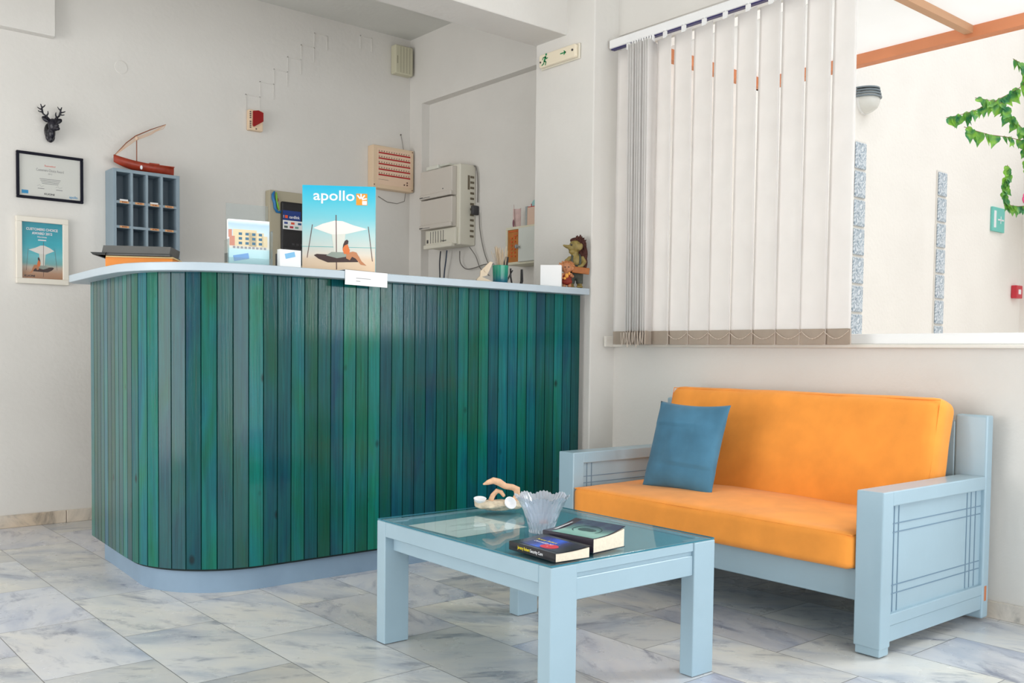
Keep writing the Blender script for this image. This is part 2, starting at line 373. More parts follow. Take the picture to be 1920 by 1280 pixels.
def thing(name, label, cat, loc=(0,0,0), rz=0.0, group=None, rot=None):
    o = bpy.data.objects.new(name, None); C.objects.link(o); o.empty_display_size = 0.05
    o.location = loc; o.rotation_euler = rot if rot else (0,0,R(rz)); o['label'] = label; o['category'] = cat
    if group: o['group'] = group
    return o
def tag(o, label, cat, group=None, kind=None):
    o['label'] = label; o['category'] = cat
    if group: o['group'] = group
    if kind: o['kind'] = kind
    return o
def struct(name, mb, m, parent=None, smooth=False):
    o = mb.build(name, m, parent, smooth)
    if parent is None: o['kind'] = 'structure'
    return o
def remesh(o, vox, sm=6):
    md = o.modifiers.new('union', 'REMESH'); md.mode = 'VOXEL'; md.voxel_size = vox; md.use_smooth_shade = True
    s2 = o.modifiers.new('soften', 'SMOOTH'); s2.iterations = sm; s2.factor = 0.5
    return o

# ------------------------------------------------------------------ room shell (metres; camera stands at x=0 y=0)
BW = 5.494; WX = 3.58; CX = 3.687; PXF = 3.407; PY0, PY1 = 3.432, 3.875; CZ = 3.07
struct('floor', MB().box(-2.4,3.9,-3.2,5.7,-0.1,0.0), M_floor)
struct('wall_back', MB().box(-2.4,3.95,BW,BW+0.2,0,3.3), M_wall)
struct('wall_left', MB().box(-2.6,-2.4,-3.2,1.95,0,3.3).box(-2.6,-2.4,4.85,5.7,0,3.3).box(-2.6,-2.4,1.95,4.85,2.40,3.3), M_wall)  # gap in the unseen wall added for the side fill light
mb = MB()
mb.box(CX,3.95,5.35,BW,0,3.3)                       # pier by the corner
mb.box(CX,3.95,PY1-0.02,5.35,2.62,3.3)             # upper wall over the recess
mb.box(3.749,3.95,PY1-0.02,5.35,0,2.62)            # recess back
WY0, WY1, WZ0, WZ1 = 0.55, PY0, 1.0, 2.575
mb.box(WX,3.80,-3.2,WY1+0.02,0,0.985)
mb.box(WX,3.80,-3.2,WY1+0.02,WZ1,3.3)
mb.box(WX,3.80,-3.2,WY0,0.985,WZ1)
struct('wall_right', mb, M_wall)
struct('wall_pillar', MB().box(PXF,3.80,PY0,PY1,0,3.3,0.006,2), M_wall)
mb = MB()                                             # wall behind the camera with a wide opening added for the rear fill light
mb.box(-2.4,-1.4,-3.2,-3.0,0,3.3); mb.box(3.2,3.6,-3.2,-3.0,0,3.3); mb.box(-1.4,3.2,-3.2,-3.0,2.55,3.3)
struct('wall_rear', mb, M_wall)
struct('ceiling', MB().box(-2.4,3.95,-3.2,5.7,CZ,CZ+0.15), M_ceil)
struct('ceiling_beam', MB().box(-2.4,3.70,3.635,3.885,2.592,CZ+0.02,0.004,1), M_wall)
struct('trim_1', MB().box(0.6,1.411,BW-0.06,BW,2.583,CZ,0.003,1), M_wall)
struct('baseboard_back', MB().box(-2.4,1.458,BW-0.018,BW,0,0.066,0.002,1).box(1.461,3.6,BW-0.018,BW,0,0.066,0.002,1), M_skirt)
struct('baseboard_right', MB().box(WX-0.018,WX,-3.0,PY0,0,0.062,0.002,1), M_skirt)
# shallow painted-over stepped relief on the back wall
mb = MB()
def sq(x0, x1, z0, z1, sides='ltr'):
    t = .005; y = BW-0.0035
    if 'l' in sides: mb.box(x0,x0+t,y,BW+.001,z0,z1)
    if 'r' in sides: mb.box(x1-t,x1,y,BW+.001,z0,z1)
    if 't' in sides: mb.box(x0,x1,y,BW+.001,z1-t,z1)
    if 'b' in sides: mb.box(x0,x1,y,BW+.001,z0,z0+t)
for i in range(7):
    x = 2.494+i*0.092; z = 2.40+i*0.0935
    if z+0.1 > 3.05: break
    sq(x,x+.094,z,z+.0935,'ltr')
sq(3.29,3.38,2.93,3.02,'ltr')
mb.lathe([(0.033,0),(0.036,0.001),(0.036,0.003),(0.033,0.004)], 32, (1.764,BW-.003,2.507), 'y')
struct('trim_2', mb, M_wall)

# ------------------------------------------------------------------ window
mb = MB()
fx0, fx1 = 3.60, 3.66
mb.box(fx0,fx1,WY1-0.05,WY1,WZ0,WZ1,0.003,1); mb.box(fx0,fx1,WY0,WY0+0.05,WZ0,WZ1,0.003,1)
mb.box(fx0,fx1,WY0+.05,WY1-.05,WZ0,WZ0+0.043,0.003,1); mb.box(fx0,fx1,WY0+.05,WY1-.05,WZ1-0.05,WZ1,0.003,1)
w = struct('window_1', mb, M_white)
MB().box(3.628,3.632,WY0+.05,WY1-.05,WZ0+.043,WZ1-.05).build('window_pane', M_glasspane, w)
MB().box(3.555,3.81,WY0-.02,WY1-0.002,0.985,WZ0,0.003,1).box(3.50,3.56,PY0-0.02,PY0-0.003,0.985,1.04,0.002,1).build('window_sill', mat('cream_sill', (226,222,214), rough=.4), w)

# ------------------------------------------------------------------ vertical blind
bl = thing('vertical_blind', 'cream vertical blind half drawn across the window above the sofa', 'blind', (3.52,2.72,2.46))
mb = MB(); mb.box(-0.022,0.022,-0.72,0.70,0.03,0.072,0.003,1); mb.build('headrail', M_white, bl)
mb = MB(); mb.box(-0.012,0.012,-0.715,0.695,0.024,0.031); mb.build('headrail_slot', mat('dark_blue_track', (40,36,96), rough=.4), bl)
def slat(y, ang, w=0.127, first=None):
    if first is None:
        t = MB(); n = 8; rows = 18
        tw = lambda j: R(-7.5)*max(0,j/rows-.08)/.92        # the hung cloth twists slightly towards its foot
        def sp(i, j):
            x, y_ = 0.004*math.sin(PI*(i/n))-.002, -w/2+w*i/n; a = tw(j)
            return (x*math.cos(a)-y_*math.sin(a), x*math.sin(a)+y_*math.cos(a), -1.463+1.463*j/rows)
        vs = [[t.bm.verts.new(sp(i,j)) for i in range(n+1)] for j in range(rows+1)]
        for j in range(rows):
            for i in range(n): t.bm.faces.new([vs[j][i],vs[j][i+1],vs[j+1][i+1],vs[j+1][i]])
        o = t.build('slat', M_slat, bl, smooth=True)
        so = o.modifiers.new('thick', 'SOLIDIFY'); so.thickness = 0.0012
        h = MB().box(-0.0035,0.0035,-w/2-.0005,w/2+.0005,-1.463,-1.397,0.002,1).build('hem_pocket', M_hem, o)
        k = MB().box(-.004,.004,-.012,.012,-0.004,0.026).tube([(0,0,.02),(0,0,.036)],.003,6).build('carrier_clip', M_white, o)
        return o
    o = first.copy(); C.objects.link(o)
    for ch in first.children:
        c = ch.copy(); C.objects.link(c); c.parent = o
    return o
spans = [(3.087,3.0136),(2.9906,2.8846),(2.872,2.764),(2.755,2.6456),(2.625,2.529),(2.5097,2.409),(2.396,2.287),(2.277,2.164),(2.148,2.056)]
first = None
for i in range(9):
    yc = 3.0136+.055-0.1205*i if i else 3.065
    yc = [3.052,2.9375,2.818,2.700,2.577,2.459,2.3415,2.2205,2.102][i]
    o = slat(0, 0, first=first)
    if first is None: first = o
    o.parent = bl; o.location = (-.02, yc-2.72, 0); o.rotation_euler = (0,0,R([-11,-4,-3.5,-3,-6,-5,-3,-2,-9][i]))
for i in range(9):                                   # gathered stack, slats turned edge to the room
    o = slat(0, 0, first=first); o.parent = bl
    o.location = (-.02, (3.125+0.0165*i)-2.72, 0); o.rotation_euler = (0,0,R(-62 + (i%3-1)*1.5))
o = slat(0, 0, first=first); o.parent = bl; o.location = (-.02, 3.285-2.72, 0); o.rotation_euler = (0,0,R(14))
mb = MB()                                            # bead chain between the slat weights
ys = [3.0,2.877,2.753,2.634,2.516,2.391,2.265,2.16,2.05]
for a, b in zip(ys, ys[1:]):
    pts = [(-.032, a+(b-a)*t/8-2.72, -1.408-0.030*math.sin(PI*t/8)) for t in range(9)]
    mb.tube(pts, .0012, 5)
    for p in pts: mb.blob(p, .0022, n=6)
M_chain = mat('chain_plastic', (214,200,186), rough=.4); mb.build('bead_chain', M_chain, bl); mb = MB()
for i in range(8):
    a = 3.10+.018*i; d = .05+.012*(i % 3)
    pts = [(-.085-.004*(i%2), a+(.018)*t/6-2.72, -1.405-d*math.sin(PI*t/6)) for t in range(7)]
    mb.tube(pts, .0014, 5)
mb.build('chain_tangle', M_chain, bl)

# ------------------------------------------------------------------ reception counter
ct = thing('reception_counter', 'curved reception counter of teal stained vertical planks with pale blue worktop', 'counter', (2.3,3.8,0))
ox, oy = 2.3, 3.8
def counter_path(off=0.0, xend=3.372, yend=4.50):
    """plan line of the plank faces offset outwards by off; starts at far left end"""
    pts = []
    r = 0.385; cx, cy = 1.270+r, 3.472+r
    y = yend; m = 8
    for i in range(m):
        t = i/m; yy = yend+(cy+.06-yend)*t
        xx = 1.306+(1.270-1.306)*min(1, (yend-yy)/.6)
        pts.append((xx-off, yy))
    for i in range(0, 41):
        a = PI+ (PI/2)*i/40
        pts.append((cx+(r+off)*math.cos(a), cy+(r+off)*math.sin(a)))
    for i in range(1, 60):
        pts.append((cx+(xend-cx)*i/59, 3.472-off))
    return pts
def resample(pts, step=None, n=None):
    d = [0]
    for a, b in zip(pts, pts[1:]): d.append(d[-1]+math.dist(a,b))
    L = d[-1]; n = n or round(L/step); out = []; j = 0
    for i in range(n+1):
        s = L*i/n
        while j < len(d)-2 and d[j+1] < s: j += 1
        t = (s-d[j])/max(1e-9, d[j+1]-d[j]); out.append((pts[j][0]+(pts[j+1][0]-pts[j][0])*t, pts[j][1]+(pts[j+1][1]-pts[j][1])*t))
    return out
pp = resample(counter_path(), step=0.0588)
bm = bmesh.new(); lay = bm.loops.layers.color.new('plank'); rnd = random.Random(11)
prevh = .5
for (a, b) in zip(pp, pp[1:]):
    va = Vector((a[0]-ox,a[1]-oy)); vb = Vector((b[0]-ox,b[1]-oy)); t = (vb-va).normalized(); nrm = Vector((t.y,-t.x))   # outward
    hue = .15+.7*rnd.random(); val = rnd.random()**1.3 if rnd.random() < .93 else 1.25; col = (hue, val, rnd.random(), 1)
    g = 0.0008; c = 0.0014; d = 0.010
    prof = [(va+t*(g*.3)-nrm*d), (va+t*(g*.3)-nrm*c), (va+t*(g+c)), (vb-t*(g+c)), (vb-t*(g*.3)-nrm*c), (vb-t*(g*.3)-nrm*d)]
    z0, z1 = 0.10, 1.243
    bot = [bm.verts.new((p.x,p.y,z0)) for p in prof]; top = [bm.verts.new((p.x,p.y,z1)) for p in prof]
    fs = []
    for i in range(5):
        fs.append(bm.faces.new([bot[i],bot[i+1],top[i+1],top[i]]))
        if i != 2: fs[-1].material_index = 1  # bevel and side faces get the darker groove colour
    fs.append(bm.faces.new(bot[::-1])); fs.append(bm.faces.new(top))
    for f in fs:
        for l in f.loops: l[lay] = col
me = bpy.data.meshes.new('plank_cladding'); bm.to_mesh(me); bm.free(); me.materials.append(M_plank); me.materials.append(mat('dark_groove', (2,40,38), rough=.9, spec=.05))
o = bpy.data.objects.new('plank_cladding', me); C.objects.link(o); o.parent = ct
def ribbon(mb, pts_out, pts_in, z0, z1):
    loc = lambda p: (p[0]-ox, p[1]-oy)
    mb.prism([loc(p) for p in pts_out]+[loc(p) for p in pts_in[::-1]], 'z', z0, z1)
mb = MB(); ribbon(mb, resample(counter_path(-.014), n=70), resample(counter_path(-.045), n=70), 0.09, 1.243)
mb.build('backing_board', mat('dark_backing', (14,34,36), rough=.8), ct)
mb = MB(); ribbon(mb, resample(counter_path(-.035, yend=4.43), n=70), resample(counter_path(-.07, yend=4.43), n=70), 0.0, 0.10)
mb.build('plinth', M_plinth, ct, smooth=30)
out = counter_path(.066, xend=3.372, yend=4.66); out[0] = (out[0][0]+.035, out[0][1]+.0)
inn = resample(counter_path(-.30, yend=4.66), n=70)
mb = MB(); ribbon(mb, out, inn, 1.243, 1.275)
o = mb.build('worktop', M_blue2, ct, smooth=30)
bv = o.modifiers.new('edge', 'BEVEL'); bv.width = .003; bv.segments = 2; bv.limit_method = 'ANGLE'; bv.angle_limit = R(50)
CT = 1.2752

# ------------------------------------------------------------------ coffee table
tb = thing('coffee_table', 'light blue painted wooden coffee table with a glass top in front of the counter', 'table', (1.965,2.195,0), rz=-1.2)
hx, hy = 0.325, 0.43; H = 0.400; lw, lt = .092, .05
def leg(sx, sy):
    x0 = sx*hx; x1 = sx*(hx-lw); y0 = sy*hy; y1 = sy*(hy-lt)
    m_ = MB(); m_.box(x0,x1,y0,y1,0.0015,H,0.003,2)
    m_.m = 1; m_.box(x0-sx*.004,x1+sx*.004,y0-sy*.004,y1+sy*.004,0,0.002)
    o = m_.build('leg', [M_blue, M_dark], tb); return o
for sx in (-1,1):
    for sy in (-1,1): leg(sx, sy)
for sx in (-1,1):
    MB().box(sx*hx,sx*(hx-.028),-hy+lt,hy-lt,.352,H,0.002,1).build('side_rail', M_blue, tb)
    MB().box(sx*(hx-.030),sx*(hx-.052),-hy+lt,hy-lt,.305,.352,0.002,1).build('lower_rail', M_blue, tb)
for sy in (-1,1):
    MB().box(-hx+lw,hx-lw,sy*(hy-.004),sy*(hy-.03),.374,H-.001,0.002,1).build('end_strip', M_blue, tb)
    MB().box(-hx+lw,hx-lw,sy*(hy-.006),sy*(hy-.03),.303,.362,0.002,1).build('end_rail', M_blue, tb)
    MB().box(-hx+lw,hx-lw,sy*(hy-.012),sy*(hy-.03),.362,.374).build('end_groove', M_blue, tb)
MB().box(-hx+.0285,hx-.0285,-hy+.031,hy-.031,.375,.3955).build('table_top', mat('teal_blue_top', (104,160,178), rough=.5), tb)
mb = MB(); mb.m = 0; mb.box(-hx+.001,hx-.001,-hy+.001,hy-.001,H+.0005,H+.0065,.001,1)
for f in mb.bm.faces:
    f.normal_update()
    if abs(f.normal.z) < .5: f.material_index = 1
mb.build('glass_top', [M_tglass, M_green_edge], tb)
TT = H+.007
# paper lying under the glass
o = MB().box(-.145,.135,-.13,.125,0.0,.0006).build('paper_sheet', M_paper, None)
o.location = (1.835,2.385,.3965); o.rotation_euler = (0,0,R(2)); tag(o, 'white printed sheet lying under the glass of the coffee table', 'paper')
mb = MB()
for i, (a, b, y) in enumerate([(-.05,.12,.03),(-.02,.10,.015),(-.1,.06,-.04)]): mb.box(a,b,y,y+.0016,.0006,.0009)
mb.build('printed_lines', M_grayink, o)

# books
def book(name, label, w, h, t, loc, rz, cover_mats, deco, curl=0.0, tilt=0.0, group='paperbacks on the coffee table'):
    """spine along local x at y=0 (facing -y), pages to the right side; curl lifts the fore edge cover"""
    b = thing(name, label, 'book', loc, rz, group)
    n = 14
    def surf(y0, y1, z, fn=None): pass
    mb = MB()                                     # cover wraps spine, lid curls
    prof = [(h, t*1.0)]
    top = [(h*i/n, t + curl*(i/n)**2*math.sin(PI*.5*(i/n))) for i in range(n+1)]
    outer = top[::-1] + [(-.0015, t-.002), (-.0015,.002), (0,0)] + [(h,0)]
    inner = [(h,.0012), (.001,.0012), (.001,t-.001)] + [(p[0], p[1]-.0012) for p in top[1:]]
    mb.prism(outer+inner, 'x', 0, w); cv = mb.build('cover', cover_mats[0], b, smooth=25)
    mb = MB(); pr = [(.0012,.0014),(h-.003,.0014)] + [(p[0]-.0025, p[1]-.0016-(curl*.35*(p[0]/h)**2)) for p in top[::-1][:-1]] + [(.0012,t-.0016)]
    mb.prism(pr, 'x', .0015, w-.0015); mb.build('pages', M_page, b)
    zt = lambda y: t + curl*(y/h)**2*math.sin(PI*.5*(y/h))
    deco(b, w, h, t, zt)
    return b
def quad_on(mb, pts, zt, e):      # drape a polygon on the curved cover by thin strips
    n = 10
    (x0,y0),(x1,y1) = pts
    for i in range(n):
        ya = y0+(y1-y0)*i/n; yb = y0+(y1-y0)*(i+1)/n
        mb.poly([(x0,ya,zt(ya)+e),(x1,ya,zt(ya)+e),(x1,yb,zt(yb)+e),(x0,yb,zt(yb)+e)])
def top_text(mb, body, x, y, zt, e, width, height, bold=0.02):
    me = text_mesh(body, width, height, bold)
    for v in me.vertices: v.co.x += x; v.co.y += y; v.co.z = zt(max(0,v.co.y))+e
    mb.add(me); bpy.data.meshes.remove(me)
M_y = mat('yellow_print', (240,220,30), rough=.4); M_w = mat('white_print', (236,236,240), rough=.4)
def deco1(b, w, h, t, zt):
    mb = MB(); quad_on(mb, [(w*.15,h*.10),(w*.99,h*.90)], zt, .0004)
    mb.build('cover_picture', vgrad('blue_flare_print', .02, .17, [(0,(14,14,30)),(.3,(10,40,140)),(.55,(14,90,220)),(.8,(16,30,90)),(1,(12,12,26))], rough=.25, noisef=.35, axis='X'), b)
    mb = MB(); cxx, cyy = w*.62, h*.34
    mb.poly([(cxx+.030*math.cos(a), cyy+.022*math.sin(a), zt(cyy+.022*math.sin(a))+.0008) for a in [2*PI*k/20 for k in range(20)]])
    mb.build('red_flare', mat('red_flare', (220,24,48), rough=.3), b)
    mb = MB(); mb.box(w*.585,w*.60,h*.3,h*.72,zt(h*.3)+.0009,zt(h*.3)+.0012); mb.build('white_streak', M_w, b)
    mb = MB(); top_text(mb, 'Jeremy Robert', w*.36, h*.62, zt, .001, w*.42, .012); mb.build('yellow_title', M_y, b)
    mb = MB(); top_text(mb, 'CRAWLED TO', w*.40, h*.47, zt, .001, w*.4, .009); mb.build('white_title', M_w, b)
    mb = MB(); put_text(mb, 'Jeremy Robert', w*.33, -.0018, t*.52, width=w*.27, height=.0115, bold=.02); mb.build('spine_author', M_y, b)
    mb = MB(); put_text(mb, 'Security Cure', w*.61, -.0018, t*.50, width=w*.27, height=.0115, bold=.02); mb.build('spine_title', M_w, b)
def deco2(b, w, h, t, zt):
    mb = MB(); quad_on(mb, [(w*.16,h*.02),(w*.99,h*.98)], zt, .0004)
    mb.build('cover_picture', vgrad('pale_green_print', 0, .11, [(0,(120,176,166)),(.45,(150,196,186)),(.7,(96,140,136)),(1,(40,60,90))], rough=.3, noisef=.5, axis='Y', nscale=22), b)
    mb = MB()
    for k in range(26):
        a0, a1 = R(-30+10*k), R(-30+10*(k+1)); c0, c1 = w*.55, h*.52
        P = lambda a, r: (c0+r*1.5*math.cos(a), c1+r*math.sin(a))
        q = [P(a0,.030),P(a1,.030),P(a1,.033),P(a0,.033)]
        mb.poly([(x, y, zt(max(0,min(h,y)))+.0009) for x, y in q])
    for xx, rr in ((.50,.014),(.62,.012)):
        mb.poly([(w*xx+rr*1.6*math.cos(a), h*.52+rr*math.sin(a), zt(h*.52+rr*math.sin(a))+.0007) for a in [2*PI*k/16 for k in range(16)]])
    mb.build('ring_motif', mat('dark_green_print', (52,84,86), rough=.4), b)
    mb = MB(); top_text(mb, 'CRAWL', w*.085, h*.5, zt, .0008, .008, h*.6); mb.build('cover_title', M_w, b)
M_cov1 = mat('black_cover', (16,14,22), rough=.25, coat=.4); M_cov2 = mat('dark_navy_cover', (30,24,44), rough=.3, coat=.3)
book('paperback_book', 'black paperback with blue and red flare and yellow spine lettering, nearest the table corner', .203,.119,.024,
     (1.676,1.992,TT), -94, [M_cov1], deco1, curl=.008)
book('paperback_book', 'pale green paperback with ring motif and curled cover, behind the black one', .184,.142,.040,
     (1.803,1.995,TT), -84, [M_cov2], deco2, curl=.018)

# crystal bowl
bw = thing('crystal_bowl', 'flared cut crystal bowl with a scalloped rim on the glass table', 'bowl', (1.915,2.125,TT))
def bmod(r, z, a, j):
    k = z/.105
    rr = r*(1+.035*max(0,k-.3)*math.cos(8*a)) + .0022*abs(math.sin(12*a+z*60))*(1 if k < .85 else .3) + .0022*abs(math.sin(12*a-z*60))*(1 if k < .85 else .3)
    zz = z + (.010*max(0,k-.6)/.4)*abs(math.cos(4*a))  + (.0022*math.cos(48*a) if k > .97 else 0)
    return rr, zz
prof = [(.034,0),(.036,.003),(.036,.012),(.038,.022),(.042,.035),(.047,.05),(.053,.065),(.061,.08),(.072,.094),(.082,.105),(.079,.105),(.067,.092),(.056,.076),(.048,.06),(.042,.044),(.036,.030),(.028,.022),(.012,.019),(.001,.0185)]
MB().lathe(prof, 192, mod=bmod).build('bowl_glass', crystal(), bw, smooth=25)
o = MB().blob((0,0,0), (.016,.012,.008), nz=.004, ns=60).build('wrapped_sweet', mat('pink_wrapper', (220,140,120), rough=.4), None, smooth=True)
o.location = (1.918,2.12,TT+.031); tag(o, 'pink wrapped sweet inside the crystal bowl', 'sweet')

# driftwood and oyster shell ornament
dw = thing('shell_ornament', 'oyster shell dish with driftwood and small white shells on the glass table', 'ornament', (2.055,2.50,TT), rz=-30)
mb = MB()
t = bmesh.new(); bmesh.ops.create_icosphere(t, subdivisions=5, radius=1)
for v in t.verts:
    p = v.co.copy(); v.co = Vector((p.x*.085, p.y*.042, .004+max(0,(p.z*.5+.5))*.034 + (.012*abs(p.x)**3 if p.z > 0 else 0)))
    v.co += Vector((p.x,p.y,p.z*.6))*.006*noise.noise(p*3.1); v.co.z = max(0.0, v.co.z + .004*noise.noise(p*7))
mb._merge(t); mb.build('oyster_shell', mat('oyster_shell', (206,192,170), rough=.7, var=.25, vscale=45, bump=.6, bscale=80), dw, smooth=True)
mb = MB(); mb.tube([(.052,0,.03),(.062,-.004,.055),(.060,-.004,.075),(.045,-.004,.082),(.02,-.004,.086),(-.002,-.006,.100),(-.022,-.006,.106),(-.040,-.006,.100),(-.058,-.006,.093)],[.013,.011,.013,.011,.011,.013,.012,.009,.003],10)
mb.tube([(-.032,.0,.03),(-.022,.0,.055),(-.008,0,.070),(.006,0,.066),(.018,0,.05)],[.010,.009,.009,.008,.006],8)
o = mb.build('driftwood', mat('driftwood', (222,178,144), rough=.8, var=.18, vscale=40, bump=.4, bscale=90), dw, smooth=True); remesh(o,.0022,4)
mb = MB(); mb.lathe([(.001,0),(.012,.003),(.019,.009),(.022,.017),(.020,.018),(.010,.008),(.001,.005)],24); 
o = mb.build('white_shell', M_w, dw, smooth=True); o.location = (.026,-.034,.028); o.rotation_euler = (R(62),0,R(20))
o2 = o.copy(); C.objects.link(o2); o2.parent = dw; o2.location = (-.068,-.008,.030); o2.rotation_euler = (R(12),0,0)
MB().blob((.074,.004,.04),(.016,.012,.010),nz=.004,ns=60).build('pink_pebble', mat('pink_pebble', (206,140,124), rough=.7), dw, smooth=True)

# ------------------------------------------------------------------ sofa
sf = thing('sofa', 'two seat sofa with light blue wooden frame and orange cushions under the window', 'sofa', (3.16,2.245,0), rz=-0.6)
# local: x depth (front -0.375 .. back +0.375), y along
X0, X1, Y0, Y1 = -.372, .372, -.750, .748
AH = .527
def arm(sy):
    ya = Y0 if sy < 0 else Y1; yb = ya - sy*.092           # outer, inner
    a = thing('armrest', '', '')
    del a['label']; del a['category']; a.parent = sf
    mb = MB()
    mb.box(X0,X0+.062,ya,yb,0.03,AH,.004,2)                 # front post
    mb.box(X0+.005,X0+.06,ya-sy*.004,yb+sy*.004,0.005,.032,.002,1)
    mb.box(X0+.058,X1-.045,ya,yb,AH-.048,AH,.004,2)        # arm top
    mb.box(X0+.055,X1-.045,ya-sy*.004,ya-sy*.032,.045,.098,.002,1)
    mb.box(X0+.055,X1-.045,ya-sy*.001,ya-sy*.032,.098,.135,.002,1)
    mb.build('arm_frame', M_blue, a)
    mb = MB(); mb.box(X0+.055,X1-.045,ya-sy*.014,yb+sy*.014,.135,AH-.045); mb.build('side_panel', M_blue, a)
    g = MB()                                                 # routed line pattern
    for side in (ya-sy*.0133, yb+sy*.0133):
        w = .0022
        for x in (X0+.092,X0+.120,X1-.155,X1-.125,X1-.09): g.box(x-w,x+w,side-.001,side+.001,.137,AH-.05)
        for z in (.195,.222,.392,.42): g.box(X0+.06,X1-.052,side-.0008,side+.0008,z-w*.8,z+w*.8)
    g.build('routed_lines', mat('groove_shade_paint', (112,138,158), rough=.6), a)
    return a
a1 = arm(-1); a2 = arm(1)
mb = MB()                                                   # back posts rise above the arms, back slab
mb.box(X1-.048,X1,Y0-.002,Y0+.115,0.012,.745,.008,3)
mb.box(X1-.048,X1,Y1-.115,Y1+.002,0.012,.745,.008,3)
mb.box(X1-.046,X1-.004,Y0+.115,Y1-.115,.12,.72,.004,1)
mb.m = 1; mb.box(X1-.036,X1-.018,Y0-.0025,Y0-.001,.075,.13,.002,1)
mb.build('back_frame', [M_blue, M_chip], sf)
MB().box(X0+.05,X0+.085,Y0+.092,Y1-.092,.158,.262,.003,1).build('front_rail', M_blue, sf)
MB().box(X0+.085,X1-.05,Y0+.092,Y1-.092,.232,.262).build('seat_board', M_blue, sf)
def cushion(name, sx, sy, sz, rad, crown, m, parent, loc, rot=(0,0,0), n=34, wr=.0, seam=True):
    t = bmesh.new(); bmesh.ops.create_cube(t, size=2.0)
    bmesh.ops.subdivide_edges(t, edges=t.edges[:], cuts=n, use_grid_fill=True)
    hx_, hy_, hz_ = sx/2, sy/2, sz/2
    for v in t.verts:
        u = v.co.copy()
        # concentrate samples near the rim
        f = lambda q: math.copysign(abs(q)**.8, q)
        p = Vector((f(u.x)*hx_, f(u.y)*hy_, f(u.z)*hz_))
        core = Vector((max(-hx_+rad,min(hx_-rad,p.x)), max(-hy_+rad,min(hy_-rad,p.y)), max(-hz_+rad,min(hz_-rad,p.z))))
        d = p-core
        if d.length > 1e-9: p = core+d.normalized()*rad*min(1, d.length/rad if max(abs(d.x),abs(d.y),abs(d.z))<rad*.999 else 1)
        c = (1-(p.x/hx_)**2)*(1-(p.y/hy_)**2)
        p.z += crown*c*(p.z/hz_)
        if wr: p += Vector((0,0,1))*wr*noise.noise(p*6.0+Vector((3,1,7)))*(1 if p.z > 0 else .3) + Vector((wr,wr,0))*.5*noise.noise(p*9)
        v.co = p
    me = bpy.data.meshes.new(name); t.to_mesh(me); t.free(); me.materials.append(m)
    for q in me.polygons: q.use_smooth = True
    o = bpy.data.objects.new(name, me); C.objects.link(o); o.parent = parent; o.location = loc; o.rotation_euler = rot
    if seam:
        s = MB(); e = rad*.30
        for zz in (hz_-e*.9,):
            pts = [(-hx_+e,-hy_+e,zz),(hx_-e,-hy_+e,zz),(hx_-e,hy_-e,zz),(-hx_+e,hy_-e,zz),(-hx_+e,-hy_+e,zz)]
            s.tube(pts,.0022,6)
        s.build('seam_piping', m, o, smooth=True)
    return o
cushion('seat_cushion', .70, 1.305, .122, .026, .020, M_orange, sf, (-.030,0,.262+.062), wr=.004)
cushion('back_cushion', .50, 1.275, .130, .045, .022, M_orange, sf, (.222,-.004,.555), rot=(0,R(-77),0), wr=.005, seam=True)

# blue scatter pillow
def pillow(name, s, th, m, loc, rot):
    t = bmesh.new(); n = 44; vs = {}
    for side in (1,-1):
        for i in range(n+1):
            for j in range(n+1):
                u, v = -1+2*i/n, -1+2*j/n
                edge = (i in (0,n)) or (j in (0,n))
                if edge and side == -1: vs[(side,i,j)] = vs[(1,i,j)]; continue
                pin = 1-.07*(1-abs(u)**2)*abs(v)**3; pin2 = 1-.07*(1-abs(v)**2)*abs(u)**3
                x = u*s/2*pin2; y = v*s/2*pin
                z = side*th/2*((max(0,1-u*u))**.55*(max(0,1-v*v))**.55)
                z += .007*noise.noise(Vector((x*14,y*9,side*2)))*(1-max(abs(u),abs(v))**4) + .004*math.sin(26*y+8*x)*(abs(v)>.45)*(1-abs(v))*4*(1-max(abs(u),abs(v))**6)
                vs[(side,i,j)] = t.verts.new((x,y,z))
    for side in (1,-1):
        for i in range(n):
            for j in range(n):
                q = [vs[(side,i,j)],vs[(side,i+1,j)],vs[(side,i+1,j+1)],vs[(side,i,j+1)]]
                t.faces.new(q if side == 1 else q[::-1])
    me = bpy.data.meshes.new(name); t.to_mesh(me); t.free(); me.materials.append(m)
    for q in me.polygons: q.use_smooth = True
    o = bpy.data.objects.new(name, me); C.objects.link(o); o.location = loc; o.rotation_euler = rot; return o
o = pillow('scatter_pillow', .38, .12, M_pillow, (3.07,2.55,.560), (0,0,0))
_x = Vector((-.03,-1,0)).normalized(); _y = Vector((.10,.0,.33)).normalized(); _y = (_y-_x*_y.dot(_x)).normalized(); _z = _x.cross(_y)
_c = Vector((3.09,2.545,.566))
o.matrix_world = Matrix(((_x.x,_y.x,_z.x,_c.x),(_x.y,_y.y,_z.y,_c.y),(_x.z,_y.z,_z.z,_c.z),(0,0,0,1)))
tag(o, 'blue square cotton pillow leaning in the left corner of the orange sofa', 'pillow')

